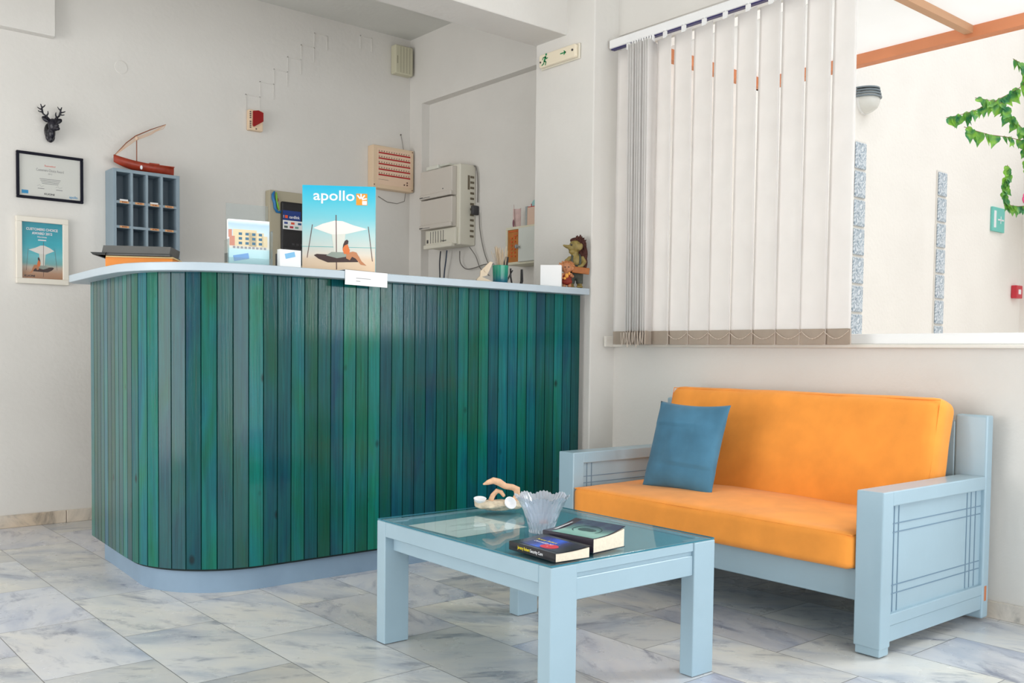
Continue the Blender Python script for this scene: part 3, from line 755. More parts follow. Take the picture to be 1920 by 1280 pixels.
# ------------------------------------------------------------------ back wall items
# certificate
def frame(name, label, x0, x1, z0, z1, bd, d, mframe, cat='picture frame'):
    t = thing(name, label, cat, ((x0+x1)/2,BW,(z0+z1)/2)); w, h = (x1-x0)/2, (z1-z0)/2
    mb = MB(); mb.box(-w,w,-d,-.001,h-bd,h,.002,1).box(-w,w,-d,-.001,-h,-h+bd,.002,1).box(-w,-w+bd,-d,-.001,-h+bd,h-bd,.002,1).box(w-bd,w,-d,-.001,-h+bd,h-bd,.002,1)
    mb.build('frame', mframe, t)
    MB().box(-w+bd*.9,w-bd*.9,-d*.42,-d*.40,-h+bd*.9,h-bd*.9).build('picture_glass', M_pic, t)
    return t, w-bd, h-bd, -d*.36
t, w, h, y = frame('certificate_frame', 'black framed award certificate on the back wall', 1.228,1.557,1.730,1.973,.0135,.02,M_gloss_black)
MB().box(-w,w,y,0-.001,-h,h).build('certificate_paper', mat('certificate_paper', (226,226,220), rough=.7), t)
e = y-.0004
mb = MB(); put_text(mb,'Customers Choice Award',0,e,.036,width=.135,height=.014); put_text(mb,'2012',0,e,.018,width=.02); mb.build('title_lettering', M_grayink, t); mb = MB(); put_text(mb,'KUONI',-.004,e,-.089,width=.05,height=.010,bold=.03); mb.build('kuoni_lettering', M_ink, t)
mb = MB(); put_text(mb,'Sunwing',0,e,.058,width=.055,height=.012,bold=.02); mb.build('red_lettering', mat('salmon_print', (226,120,110), rough=.6), t)
mb = MB()
for k in range(4): mb.box(-.052+.004*k,.052-.004*k,e,e+.0002,-.012-.008*k,-.0095-.008*k)
for sx in (-1,1): mb.tube([(sx*.045-.018,e,-.050),(sx*.045-.006,e,-.043),(sx*.045,e,-.052),(sx*.045+.014,e,-.047)],.0006,5); mb.box(sx*.045-.016,sx*.045+.016,e,e+.0002,-.064,-.061)
mb.build('small_print', M_grayink, t)
mb = MB(); mb.box(-w+.012,-w+.044,e,e+.0002,-h+.012,-h+.030); mb.build('blue_badge', mat('badge_blue', (30,150,205), rough=.5), t)
mb = MB(); put_text(mb,'apollo',w-.035,e,-h+.014,width=.042,bold=.03); mb.build('apollo_lettering', mat('badge_blue2', (90,160,205), rough=.5), t)

def beach_scene(t, w, h, y, zsc=1.0, hor=-.12, big=True, mirror=1):
    """small printed beach picture: canopy on poles over a lounger with a seated figure"""
    e = y-.0004
    P_sail = mat('print_sail', (236,232,226), rough=.4); P_pole = mat('print_pole', (94,62,60), rough=.5)
    P_or = mat('print_orange', (224,120,60), rough=.5); P_sk = mat('print_skin', (196,132,92), rough=.5); P_dk = mat('print_brown', (66,46,44), rough=.5)
    P_sh = mat('print_sea', (40,176,176), rough=.4)
    mb = MB(); mb.poly([(-w,e,hor*h+.002),(w,e,hor*h+.002),(w,e,hor*h+.02*h),(-w,e,hor*h+.02*h)]); mb.build('printed_sea', P_sh, t)
    mb = MB(); mb.poly([(x*w*mirror,e-.0001,z*h) for x, z in [(-.70,.02),(-.45,.12),(-.12,.20),(.1,.19),(.4,.1),(.78,.02),(.5,-.04),(.22,-.10),(-.2,-.12),(-.45,-.05)][::mirror]]); mb.build('printed_sail', P_sail, t)
    mb = MB(); mb.poly([(x*w*mirror,e-.00008,z*h) for x, z in [(-.2,-.10),(.18,-.10),(.12,-.55),(-.12,-.58)][::mirror]]); mb.build('printed_drape', mat('print_drape', (222,222,212), rough=.4), t)
    mb = MB()
    for x0, z0, x1, z1, ww in [(-.08,.33,-.06,-.92,.012),(-.72,.10,-.86,-.66,.009),(.80,.08,.92,-.72,.009)]:
        x0, x1 = x0*mirror, x1*mirror
        mb.poly([(x0*w-ww*w,e-.0002,z0*h),(x1*w-ww*w,e-.0002,z1*h),(x1*w+ww*w,e-.0002,z1*h),(x0*w+ww*w,e-.0002,z0*h)])
    mb.build('printed_poles', P_pole, t)
    def pg(name, pts, m, d): mb = MB(); mb.poly([(x*w*mirror,e-d,z*h) for x, z in pts]); mb.build(name, m, t)
    pg('printed_lounger', [(-.68,-.60),(-.60,-.57),(.3,-.60),(.56,-.62),(.52,-.74),(.1,-.75),(-.30,-.76),(-.55,-.68)], P_dk, .00025)
    pg('printed_cushion', [(-.2,-.52),(.2,-.52),(.36,-.60),(-.05,-.66),(-.35,-.6)], mat('print_grey', (150,160,150), rough=.5), .0003)
    pg('printed_legs', [(.2,-.54),(.38,-.50),(.48,-.52),(.62,-.72),(.76,-.82),(.60,-.80),(.46,-.66),(.36,-.62),(.30,-.70),(.2,-.66)], P_sk, .00035)
    pg('printed_dress', [(.13,-.36),(.24,-.34),(.30,-.48),(.28,-.56),(.14,-.56),(.10,-.46)], P_or, .0004)
    pg('printed_hair', [(.16,-.26),(.22,-.23),(.26,-.26),(.25,-.33),(.16,-.36),(.10,-.44),(.12,-.34)], P_dk, .00045)

t, w, h, y = frame('poster_frame', 'white framed turquoise beach award poster on the back wall', 1.222,1.478,1.284,1.635,.028,.026,M_wframe)
MB().box(-w,w,y,-.001,-h,h).build('poster_print', vgrad('poster_beach', -h, h, [(0,(176,130,100)),(.10,(190,148,118)),(.2,(196,180,162)),(.27,(120,180,180)),(.40,(110,196,206)),(.6,(40,178,196)),(1,(0,150,172))], rough=.25, noisef=.05), t)
beach_scene(t, w*.85, h, y, mirror=-1)
mb = MB(); put_text(mb,'CUSTOMERS CHOICE',0,y-.001,h-.035,width=.155,height=.014,bold=.03); put_text(mb,'AWARD 2012',0,y-.001,h-.056,width=.1,height=.014,bold=.03); put_text(mb,'Nominee',0,y-.001,h-.074,width=.045,height=.009,bold=.02)
mb.box(-.02,.02,y-.001,y-.0008,h-.094,h-.088)
mb.build('white_lettering', M_w, t)
mb = MB(); put_text(mb,'KUONI',-w*.62,y-.001,-h+.014,width=.05,height=.011,bold=.03)
mb.build('dark_lettering', M_ink, t)

# deer head
d = thing('deer_head_ornament', 'small black deer head with antlers mounted above the certificate', 'ornament', (1.392,BW-.002,2.125))
mb = MB()
mb.blob((.0,-.035,-.045),(.020,.026,.032)); mb.blob((.004,-.05,-.005),(.024,.028,.036)); mb.blob((.012,-.085,-.020),(.014,.026,.016),rot=(R(-25),0,0)); mb.blob((.014,-.105,-.030),(.011,.012,.010))
mb.blob((0,-.015,-.060),(.024,.016,.030)); mb.blob((-.002,-.03,-.078),(.012,.018,.016))
for s in (-1,1):
    mb.blob((s*.034+.002,-.045,.022),(.020,.006,.012),rot=(0,R(-s*40),0))
    b0 = Vector((s*.012+.002,-.04,.025))
    mb.tube([b0,(s*.028,-.04,.040),(s*.040,-.035,.052),(s*.045,-.04,.075),(s*.052,-.04,.100)],[.006,.0055,.005,.0042,.003],8)
    mb.tube([(s*.026,-.04,.038),(s*.018,-.05,.052),(s*.020,-.052,.066)],[.005,.004,.0025],8)
    mb.tube([(s*.044,-.04,.068),(s*.060,-.042,.074),(s*.070,-.042,.080)],[.0042,.0036,.0025],8)
    mb.tube([(s*.046,-.04,.08),(s*.034,-.042,.090),(s*.030,-.042,.098)],[.004,.0034,.0025],8)
    mb.tube([(s*.042,-.038,.058),(s*.056,-.04,.058),(s*.066,-.04,.062)],[.0042,.0034,.0025],8)
o = mb.build('deer_body', mat('black_resin', (12,10,26), rough=.35), d, smooth=True); remesh(o,.0024,2)
MB().blob((0,-.008,-.03),(.028,.008,.045)).build('wall_plate', M_black, d, smooth=True)

# pigeonhole key rack
px0, px1, pz0, pz1, pyf, pyb = 1.676,2.040,1.455,1.925,BW-.135,BW-.002
pg = thing('pigeonhole_rack', 'slate blue wooden key pigeonhole rack on the back wall', 'rack', (px0,BW,pz0))
W_, H_ = px1-px0, pz1-pz0
mb = MB(); T_ = .018
mb.box(0,T_,-.135,-.002,0,H_,.001,1).box(W_-T_,W_,-.135,-.002,0,H_,.001,1).box(T_,W_-T_,-.135,-.002,H_-T_,H_,.001,1)
cw = (W_-2*T_)/4; rows_z = [.030,.150,.270,.392]
for i in range(1,4): mb.box(T_+cw*i-.006,T_+cw*i+.006,-.133,-.006,0,H_-T_)
for z in (.030,.163,.297): mb.box(T_,W_-T_,-.134,-.006,z-.014,z)
mb.build('rack_body', M_slate, pg)
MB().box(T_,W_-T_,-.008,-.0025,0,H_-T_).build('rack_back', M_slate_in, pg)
for r_, z in enumerate((.030,.163,.297)):
    for i in range(4):
        if (r_, i) == (1,1): continue
        cx_ = T_+cw*(i+.5)
        l = MB().box(cx_-.024,cx_+.024,-.1352,-.134,z-.012,z-.001).build('number_label', M_labelor, pg)
        MB().box(cx_-.012,cx_-.004,-.1357,-.1352,z-.0095,z-.0035).box(cx_-.001,cx_+.006,-.1357,-.1352,z-.0095,z-.0035).box(cx_+.008,cx_+.013,-.1357,-.1352,z-.0095,z-.0035).build('label_print', mat('rust_print', (150,80,40), rough=.7), l)
for (i, z, lab) in ((0,.297,'white card lying in the top left pigeonhole of the key rack'),(2,.297,'white card lying in the third top pigeonhole of the key rack'),(0,.030,'white card lying in the bottom left pigeonhole of the key rack')):
    o = MB().box(-.022,.022,-.05,.01,0,.009,.001,1).build('room_card', M_paper); o.location = (px0+T_+cw*(i+.5),BW-.08,pz0+z+.0003); tag(o, lab, 'card', 'cards in the key rack')

# model sailing boat
bt = thing('model_boat', 'small red wooden model sailing boat on top of the key rack', 'model boat', (1.868,BW-.075,pz1+.001), rz=-3)
t = bmesh.new(); ns_, nr = 24, 10; rings = []
for i in range(ns_+1):
    u = i/ns_; x = -.165+.32*u
    wd = .036*math.sin(PI*min(1,(u*.92+.02)))**.7*(1 if u < .8 else 1-.35*(u-.8)/.2)
    sheer = .046 + .028*(1-u)**3*1.3 + .010*u**4; keel = .004+.040*(1-u)**4 ; keel = min(keel, sheer-.006)
    ring = []
    for k in range(nr+1):
        a = PI*k/nr; yy = -wd*math.cos(a); zz = sheer-(sheer-keel)*math.sin(a)**.6
        ring.append(t.verts.new((x,yy,zz)))
    rings.append(ring)
for a, b in zip(rings, rings[1:]):
    for k in range(nr): t.faces.new([a[k],b[k],b[k+1],a[k+1]])
t.faces.new(rings[0]); t.faces.new(rings[-1][::-1])
mb = MB(); mb._merge(t); o = mb.build('hull', mat('red_brown_varnish', (150,52,30), rough=.4, var=.2, vscale=40), bt, smooth=True)
sm_ = o.modifiers.new('shell','SOLIDIFY'); sm_.thickness = .002
mb = MB(); mb.tube([(-.045,0,.01),(-.045,0,.205)],.0028,8); mb.tube([(-.162,0,.080),(-.10,0,.155),(-.05,0,.200),(.03,0,.246),(.115,0,.288)],[.0018,.0026,.003,.0026,.0016],8); mb.build('mast_and_yard', mat('dark_pine', (140,84,56), rough=.6), bt, smooth=True)
mb = MB()
for dz in (.004,.012,.018): mb.tube([(-.160,0,.080),(-.10,-.003,.150-dz),(-.05,-.004,.194-dz),(.03,-.004,.236-dz),(.115,0,.286)],.0020,6)
mb.tube([(.115,0,.288),(.10,-.004,.262),(-.04,-.004,.190)],.0016,5)
mb.blob((-.045,-.004,.186),(.010,.006,.012),nz=.003,ns=80)
mb.build('furled_sail', mat('pale_canvas', (214,184,160), rough=.8), bt, smooth=True)
MB().box(-.165,.150,-.012,.012,.0,.005).box(0.0,.155,-.026,.026,.048,.052).box(.02,.075,-.016,.016,.052,.060,.002,1).build('deck', mat('red_deck', (172,66,36), rough=.5), bt)
MB().blob((-.03,-.036,.024),(.007,.004,.012)).build('white_fender', M_w, bt, smooth=True)

# wall terminal box with dark front, card payment sign
tm = thing('wall_panel', 'beige metal wall box with rounded black front recess behind the counter', 'wall box', (2.623,BW,1.46))
MB().box(0,.48,-.06,-.002,0,.468,.004,2).build('panel_body', mat('beige_metal', (176,168,146), rough=.5), tm)
MB().box(.072,.42,-.078,-.058,.02,.405,.02,4).build('dark_recess', M_black, tm)
mb = MB()
for k in range(6): mb.box(.14+k*.03,.158+k*.03,-.0795,-.078,.14,.152)
mb.box(.09,.38,-.082,-.078,.02,.12,.002,1).build('vent_slots', M_dark, tm)
cs = thing('card_payment_sign', 'blue and white card payment sign stuck on the black panel', 'sign', (2.623+.075,BW-.0795,1.46+.235))
MB().box(.004,.125,-.002,0,.055,.115).build('blue_field', mat('deep_blue_print', (10,52,128), rough=.4), cs)
MB().box(.004,.135,-.002,0,0,.055).build('white_field', M_paper, cs)
mb = MB(); put_text(mb,'cardlink',.082,-.0026,.077,width=.07,height=.018,bold=.02); mb.box(.008,.010,-.0026,-.002,.068,.086); mb.build('cardlink_lettering', M_w, cs)
MB().box(.018,.036,-.0026,-.002,.068,.086,.001,1).build('orange_mark', mat('orange_mark', (240,90,40), rough=.5), cs)
mb = MB()
for k, (x, z, c) in enumerate([(.012,.032,(60,80,150)),(.058,.032,(226,80,50)),(.105,.032,(30,80,130)),(.012,.008,(70,90,80)),(.05,.008,(190,50,70)),(.085,.008,(120,160,150))]):
    MB().box(x,x+.024,-.0026,-.002,z,z+.013,.001,1).build('card_logo', mat('logo%d' % k, c, rough=.5), cs)
gk = thing('gecko_ornament', 'curled blue and green gecko ornament on the beige wall box', 'ornament', (2.66,BW-.068,1.865))
mb = MB(); mb.tube([(-.008,0,.055),(-.018,0,.035),(-.016,0,.01),(-.006,0,-.015),(-.004,0,-.045),(.010,0,-.068),(.028,0,-.070),(.036,0,-.058)],[.004,.009,.010,.010,.009,.008,.006,.003],10)
o = mb.build('gecko_body', mat('gecko_blue', (20,110,170), rough=.35), gk, smooth=True)
mb = MB(); mb.tube([(.002,-.004,.05),(.004,-.004,.02),(.006,-.004,-.01),(.014,-.004,-.035),(.020,-.004,-.055)],[.003,.007,.006,.007,.004],8); mb.build('gecko_belly', mat('gecko_green', (120,180,50), rough=.4), gk, smooth=True)
mb = MB(); mb.blob((.010,-.006,.004),(.006,.004,.012)); mb.build('gecko_spots', mat('gecko_brown', (160,80,40), rough=.4), gk, smooth=True)

# alarm sounder
al = thing('fire_alarm_sounder', 'small cream alarm box with dark red lens high on the back wall', 'alarm', (2.546,BW,2.338))
MB().box(-.045,.045,-.038,-.001,-.062,.060,.004,2).build('alarm_body', M_peach, al)
MB().prism([(-.022,.052),(.012,.060),(.044,.050),(.044,-.002),(-.016,-.042),(-.024,-.036)],'y',-.046,-.038).build('red_lens', M_dred, al)
mb = MB()
for k in range(9):
    if k != 4: mb.box(-.042,-.032,-.0395,-.038,-.050+k*.0115,-.044+k*.0115)
mb.lathe([(.004,-.002),(.004,0)],12,(.0,-.038,-.052),'y'); mb.build('sounder_slots', M_dark, al)

# beige junction box
jb = thing('junction_box', 'beige ribbed box near the ceiling corner of the back wall', 'junction box', (3.598,BW,2.907))
MB().box(-.070,.070,-.062,-.001,-.096,.094,.008,3).build('box_body', mat('khaki_plastic', (200,196,172), rough=.5), jb)
mb = MB()
for k in range(4): mb.box(-.03+k*.024,-.028+k*.024,-.0635,-.061,-.085,.085)
mb.box(-.058,-.052,-.064,-.061,-.03,.02); mb.build('box_ribs', mat('khaki_dark', (150,146,124), rough=.6), jb)

# fire indicator panel
fp = thing('fire_indicator_panel', 'cream alarm indicator panel with five red rows on the back wall', 'alarm panel', (3.513,BW,2.17))
MB().box(-.160,.160,-.068,-.001,-.140,.140,.004,2).build('panel_case', M_peach, fp)
mb = MB(); mb.box(-.128,.142,-.0695,-.068,-.115,.122); mb.build('panel_face', mat('peach_face', (232,202,176), rough=.5), fp)
mb = MB()
for r_ in range(5): mb.box(-.118,.132,-.071,-.0695,.088-r_*.036,.097-r_*.036)
mb.build('red_rows', M_red, fp)
mb = MB()
for r_ in range(5):
    for k in range(13): mb.box(-.116+k*.0195,-.112+k*.0195,-.0712,-.0695,.100-r_*.036,.108-r_*.036)
mb.box(-.118,-.04,-.0702,-.0695,-.083,-.0815)
mb.build('indicator_marks', mat('brown_marks', (90,50,40), rough=.6), fp); mb = MB()
for a in ((.085,-.098),(.108,-.098),(.108,-.082)): mb.lathe([(.005,-.002),(.005,0)],12,(a[0],-.0695,a[1]),'y')
mb.build('panel_buttons', mat('brown_marks', (90,50,40), rough=.6), fp); mb = MB()
for a in ((.15,.128),(.15,-.128),(-.15,-.12)): mb.lathe([(.004,-.0015),(.004,0)],12,(a[0],-.068,a[1]),'y')
mb.build('case_screws', mat('brown_marks', (90,50,40), rough=.6), fp)
MB().tube([(3.611,BW-.004,2.421),(3.622,BW-.004,2.38),(3.634,BW-.008,2.31)],.0016,6).blob((3.611,BW-.004,2.421),.006,n=8).build('thin_wire', M_cable).__setitem__('label','thin wire running from wall to the red rowed alarm panel')
bpy.data.objects['thin_wire']['category'] = 'cable'
o = MB().tube([(3.43,BW-.01,1.985),(3.50,BW-.01,1.955),(3.58,BW-.01,1.952),(3.64,BW-.01,1.975),(3.648,BW-.01,2.03)],.0022,6).build('drooping_wire', M_cable); tag(o, 'thin grey wire drooping below the red rowed alarm panel', 'cable')

# ------------------------------------------------------------------ recess wall items (face -X): local x -> world -Y
pb = thing('telephone_exchange', 'warm grey wall mounted telephone exchange box with two hinged covers', 'telephone exchange', (3.749,5.02,1.88), rz=-90)
MB().box(-.19,.19,-.125,-.002,-.25,.258,.006,2).build('case_body', M_pbx2, pb)
def cover(z0, z1, x1): return MB().box(-.192,x1,-.165,-.124,z0,z1,.006,2).box(-.192,x1,-.175,-.150,z0,z0+.030,.006,2)
cover(.062,.245,.155).build('upper_cover', M_pbx, pb)
cover(-.135,.055,.155).build('lower_cover', M_pbx, pb)
MB().box(-.15,.17,-.145,-.124,-.245,-.14,.005,2).box(-.155,.15,-.165,-.130,-.262,-.235,.006,2).build('card_bay', M_pbx2, pb)
mb = MB()
for k in range(6): mb.box(-.10+k*.028,-.097+k*.028,-.147,-.144,-.225,-.15)
mb.box(-.14,-.125,-.147,-.144,-.222,-.20); mb.box(-.185,-.15,-.1765,-.175,.070,.076); mb.box(-.185,-.15,-.1765,-.175,-.128,-.122); mb.box(-.145,-.07,-.1765,-.175,.070,.0725); mb.box(-.145,-.07,-.1765,-.175,-.128,-.1255)
mb.lathe([(.004,-.002),(.004,0)],10,(.06,-.165,.11),'y')
put_text(mb,'Panasonic',.05,-.1475,-.216,width=.055,height=.010,bold=.02)
mb.build('dark_marks', M_dark, pb)
mb = MB()
for k in range(12): mb.box(.1895,.1915,-.045,-.015,-.20+k*.034,-.186+k*.034)
mb.box(.1895,.1915,-.065,-.05,.10,.19); mb.build('side_vents', mat('vent_brown', (112,102,84), rough=.6), pb)
mb = MB().box(-.13,.0,-.165,-.10,.246,.272,.006,2).box(0,.10,-.15,-.09,.258,.270,.004,1); mb.build('top_adapter', mat('adapter_white', (214,214,204), rough=.4), pb)
o = MB().box(-.028,.0,-.05,-.002,-.03,.03,.008,2).build('power_plug', M_dark); o.parent = None; o.location = (3.749,4.79,1.85); o.rotation_euler = (0,0,R(-90)); tag(o, 'dark plug on the wall beside the telephone exchange', 'plug')
def cable(label, pts, r, m):
    import itertools
    P = [Vector(p) for p in pts]; out = []
    for i in range(len(P)-1):
        p0 = P[max(0,i-1)]; p1 = P[i]; p2 = P[i+1]; p3 = P[min(len(P)-1,i+2)]
        for k in range(6):
            t = k/6; out.append(.5*((2*p1)+(-p0+p2)*t+(2*p0-5*p1+4*p2-p3)*t*t+(-p0+3*p1-3*p2+p3)*t**3))
    out.append(P[-1]); o = MB().tube(out, r, 7).build('cable', m, smooth=True); tag(o, label, 'cable', 'cables under the telephone exchange'); return o
cable('dark cable dropping from the far left underside of the telephone exchange', [(3.70,5.14,1.615),(3.70,5.15,1.54),(3.71,5.16,1.45),(3.71,5.16,1.30)], .0045, M_dcable)
cable('blue black cable dropping just right of the straight dark one', [(3.70,5.07,1.615),(3.70,5.08,1.55),(3.71,5.11,1.47),(3.71,5.13,1.30)], .0045, mat('blue_cable', (50,66,88), rough=.6))
cable('grey cable looping low from the exchange across to the right', [(3.70,4.93,1.60),(3.72,4.95,1.53),(3.72,4.89,1.485),(3.72,4.80,1.485),(3.72,4.70,1.50),(3.73,4.62,1.50)], .0035, M_cable)
cable('grey cable falling from the wall plug beside the exchange', [(3.735,4.775,1.835),(3.735,4.765,1.72),(3.735,4.72,1.58),(3.735,4.66,1.48)], .003, M_cable)
cable('grey cable slanting from the underside of the exchange to the candle', [(3.70,4.83,1.62),(3.73,4.80,1.56),(3.73,4.75,1.48),(3.73,4.66,1.43)], .003, M_cable)
cable('grey cable arching over the right shoulder of the exchange', [(3.735,4.86,2.14),(3.735,4.81,2.12),(3.737,4.795,2.03),(3.737,4.795,1.90)], .004, M_cable)

kc = thing('key_cabinet', 'cream wall cabinet with amber keyboard compartment and white door beside the pillar', 'cabinet', (3.749,4.14,1.575), rz=-90)
MB().box(-.21,.24,-.145,-.002,-.11,-.095,.001,1).box(-.21,.24,-.145,-.002,.095,.11,.001,1).box(-.21,-.195,-.145,-.002,-.095,.095).box(.225,.24,-.145,-.002,-.095,.095).box(-.095,-.083,-.145,-.01,-.095,.095).box(-.195,.225,-.012,-.002,-.095,.095).build('cabinet_body', mat('cream_cabinet', (212,208,186), rough=.5), kc)
MB().box(-.195,-.095,-.140,-.132,-.095,.095).build('key_board', mat('amber_board', (176,110,44), rough=.5, var=.15, vscale=30), kc)
mb = MB()
for r_ in range(6):
    for k in range(2): mb.lathe([(.006,-.004),(.006,0)],10,(-.160+k*.030,-.140,.045-r_*.021),'y')
mb.box(-.14,-.11,-.144,-.14,.055,.062).box(-.19,-.10,-.143,-.14,.082,.087); mb.build('key_tags', mat('red_tags', (206,92,40), rough=.5), kc)
MB().box(-.083,.236,-.158,-.145,-.098,.098,.003,1).build('cabinet_door', mat('pale_grey_door', (206,210,204), rough=.45), kc)
MB().lathe([(.004,.0),(.004,-.012),(.011,-.018),(.013,-.024),(.010,-.030),(.001,-.031)],20,(-.070,-.158,-.012),'y').build('door_knob', M_chrome, kc, smooth=True)

lf = thing('folded_leaflet', 'pale pink folded leaflet standing on the wall cabinet', 'leaflet', (3.67,4.31,1.6856), rz=-90)
MB().prism([(-.03,-.02),(-.028,-.022),(.0,.0),(.03,-.012),(.03,-.010),(.0,.003)],'z',0,.115).prism([(-.030,0),(-.012,0),(-.022,.14)],'y',-.022,-.020).build('leaflet_card', mat('pink_grey_print', (206,180,176), rough=.6, var=.15, vscale=30), lf)
MB().blob((-.022,-.0235,.03),(.008,.002,.022)).build('leaflet_figure', mat('maroon_print', (120,70,84), rough=.6), lf, smooth=True)
cbx = thing('card_pack', 'peach box of cards with a pale teal round top on the wall cabinet', 'box', (3.68,4.17,1.6856), rz=-90)
MB().box(-.055,.06,-.02,.02,0,.115,.002,1).build('pack_body', mat('peach_card', (214,186,168), rough=.7), cbx)
MB().box(-.072,-.056,-.02,.02,0,.12,.001,1).build('side_card', mat('grey_card', (160,166,166), rough=.6), cbx)
mb = MB(); mb.prism([(.045*math.cos(a), .118+.04*math.sin(a)) for a in [PI*k/14 for k in range(15)]],'y',.0,.01); mb.build('round_top', mat('pale_teal_card', (150,196,196), rough=.6), cbx)
MB().box(-.045,.05,-.021,-.020,.112,.116).box(-.02,-.016,-.021,-.018,.115,.13).box(.02,.024,-.021,-.018,.115,.13).build('red_trim', M_red, cbx)

# ------------------------------------------------------------------ things on the counter
ab = thing('display_box', 'turquoise beach display box lettered apollo standing on the counter', 'display box', (2.02,3.535,CT), rz=-34.3)
w, h = .152, .182; cz = .182
MB().box(-w,w,.0,.040,0,2*h,.002,1).build('box_body', mat('pale_aqua_side', (150,196,200), rough=.4), ab)
g = thing('front_print', '', ''); del g['label']; del g['category']; g.parent = ab; g.location = (0,-.0012,h)
MB().box(-w+.001,w-.001,0,.001,-h+.001,h-.001).build('beach_print', vgrad('apollo_sky', -h, h, [(0,(226,196,164)),(.16,(228,204,178)),(.21,(226,216,202)),(.30,(206,214,208)),(.44,(180,212,212)),(.62,(124,200,212)),(.82,(76,190,212)),(1,(10,176,214))], rough=.3, noisef=.04), g)
beach_scene(g, w, h, -.0004, hor=-.42)
mb = MB(); put_text(mb,'apollo',-.021,-.0012,.134,width=.170,height=.056,bold=.012); mb.build('apollo_lettering', M_w, g)
MB().box(.071,.117,-.0012,-.0008,.103,.151,.001,1).build('logo_tile', mat('logo_orange', (246,150,40), rough=.4), g)
mb = MB()
for a in (60,100,140,20): mb.box(-.003,.003,-.0002,0,.004,.024,mtx=Matrix.Translation((.091,-.0013,.126)) @ Matrix.Rotation(R(a-60),4,'Y'))
mb.box(.096,.115,-.0016,-.0012,.105,.121); mb.build('logo_rays', M_w, g)

bh = thing('brochure_holder', 'clear acrylic holder of hotel brochures standing on the counter', 'brochure holder', (1.615,3.525,CT), rz=-10.6)
MB().box(-.080,.085,.035,.038,0,.245).box(-.086,-.083,-.03,.038,0,.10).box(.083,.086,-.03,.038,0,.14).box(-.086,.086,-.03,-.027,0,.03).box(-.086,.086,-.03,.038,0,.003).build('acrylic_body', thin_glass('acrylic', (236,240,240), 1.3), bh)
mb = MB(); mb.box(-.080,.080,0,.022,.004,.180,.001,1); mb.build('brochure_stack', M_paper, bh)
pr = thing('brochure_cover', '', ''); del pr['label']; del pr['category']; pr.parent = bh
MB().box(-.080,.080,-.0015,-.0005,.004,.180).build('cover_sky', vgrad('brochure_bg', .004, .18, [(0,(176,220,228)),(.34,(190,224,230)),(.40,(226,220,206)),(.50,(220,216,208)),(.72,(206,226,240)),(.9,(176,206,238)),(1,(240,244,250))], rough=.35, noisef=.05), pr)
mb = MB(); mb.box(-.062,.030,-.0022,-.0015,.078,.142).box(.0,.058,-.0022,-.0015,.078,.132).box(.05,.072,-.0022,-.0015,.078,.12); mb.build('printed_hotel', mat('cream_print', (226,208,170), rough=.5), pr)
mb = MB()
for k in range(4):
    for j in range(3): mb.box(-.040+k*.026,-.027+k*.026,-.0026,-.0022,.084+j*.018,.094+j*.018)
mb.build('printed_windows', mat('print_blue_window', (60,110,140), rough=.5), pr)
MB().box(-.075,-.055,-.0024,-.0015,.078,.115).box(-.079,-.066,-.0025,-.0015,.11,.14).build('printed_annex', mat('print_pink', (206,140,120), rough=.5), pr)
mb = MB()
for k in range(9): mb.box(-.062+k*.015,-.053+k*.015,-.0028,-.0022,.068,.076)
mb.build('printed_parasols', mat('print_grey2', (150,152,160), rough=.5), pr)
MB().box(-.03,.03,-.0025,-.0015,-.011,.011,.001,1,mtx=Matrix.Translation((-.030,0,.035)) @ Matrix.Rotation(R(-12),4,'Y')).build('blue_label', mat('label_blue', (120,166,220), rough=.5), pr)
ch = thing('card_holder', 'small stack of white cards with a blue label between brochure holder and display box', 'cards', (1.765,3.47,CT), rz=2)
MB().box(-.048,.045,-.004,.020,0,.072,.001,1).build('card_stack', M_paper, ch)
MB().box(-.050,.055,.020,.030,0,.055,.001,1).build('holder_back', M_dark, ch)
MB().box(-.022,.022,-.001,0,-.010,.010,mtx=Matrix.Translation((-.004,-.004,.05)) @ Matrix.Rotation(R(-15),4,'Y')).build('blue_label', mat('label_blue2', (120,180,220), rough=.5), ch)

# paper note over counter edge
o = MB().box(-.101,.101,-.0012,0,-.058,.003).box(-.101,.101,-.0012,.05,.002,.003).build('paper_note', M_paper)
o.location = (2.075,3.4035,CT+.0005); o.rotation_euler = (0,R(1.0),0); tag(o, 'white paper note folded over the front edge of the counter', 'paper')
mb = MB(); mb.box(-.05,.02,-.0016,-.0012,-.030,-.028).box(-.05,-.03,-.0016,-.0012,-.042,-.040); mb.build('note_print', M_grayink, o)

# orange box and charcoal tray
ob = thing('orange_box', 'orange cardboard box on the left end of the counter', 'box', (1.335,4.00,CT), rz=-32)
MB().box(-.115,.15,.0,.18,0,.046,.002,1).build('box_body', M_orange_box, ob)
MB().box(-.112,.153,-.004,.18,.0461,.052,.001,1).build('box_lid', mat('cream_card', (238,208,150), rough=.7), ob)
tr = thing('document_tray', 'charcoal document tray resting on the orange box', 'tray', (1.335,4.00,CT+.0525), rz=-32)
mb = MB(); mb.box(-.145,.145,-.02,.18,.0,.008,.002,1); mb.prism([(-.125,.008),(.140,.008),(.146,.040),(-.118,.040)],'y',-.015,.17); mb.build('tray_body', mat('charcoal_tray', (92,92,90), rough=.6, var=.1), tr)
MB().prism([(-.155,.0),(-.11,.0),(-.105,.010),(-.165,.010)],'y',-.03,.16).box(-.125,.15,-.019,-.015,.0,.010).build('tray_flap', mat('dark_flap', (40,42,42), rough=.6), tr)
o = MB().lathe([(.001,.0),(.022,.003),(.026,.006),(.024,.009),(.001,.010)],24).build('glass_lid', mat('pale_disc', (214,220,224), rough=.2)); o.location = (1.42,3.80,CT+.0005); tag(o, 'small pale round dish at the curved end of the counter', 'dish')

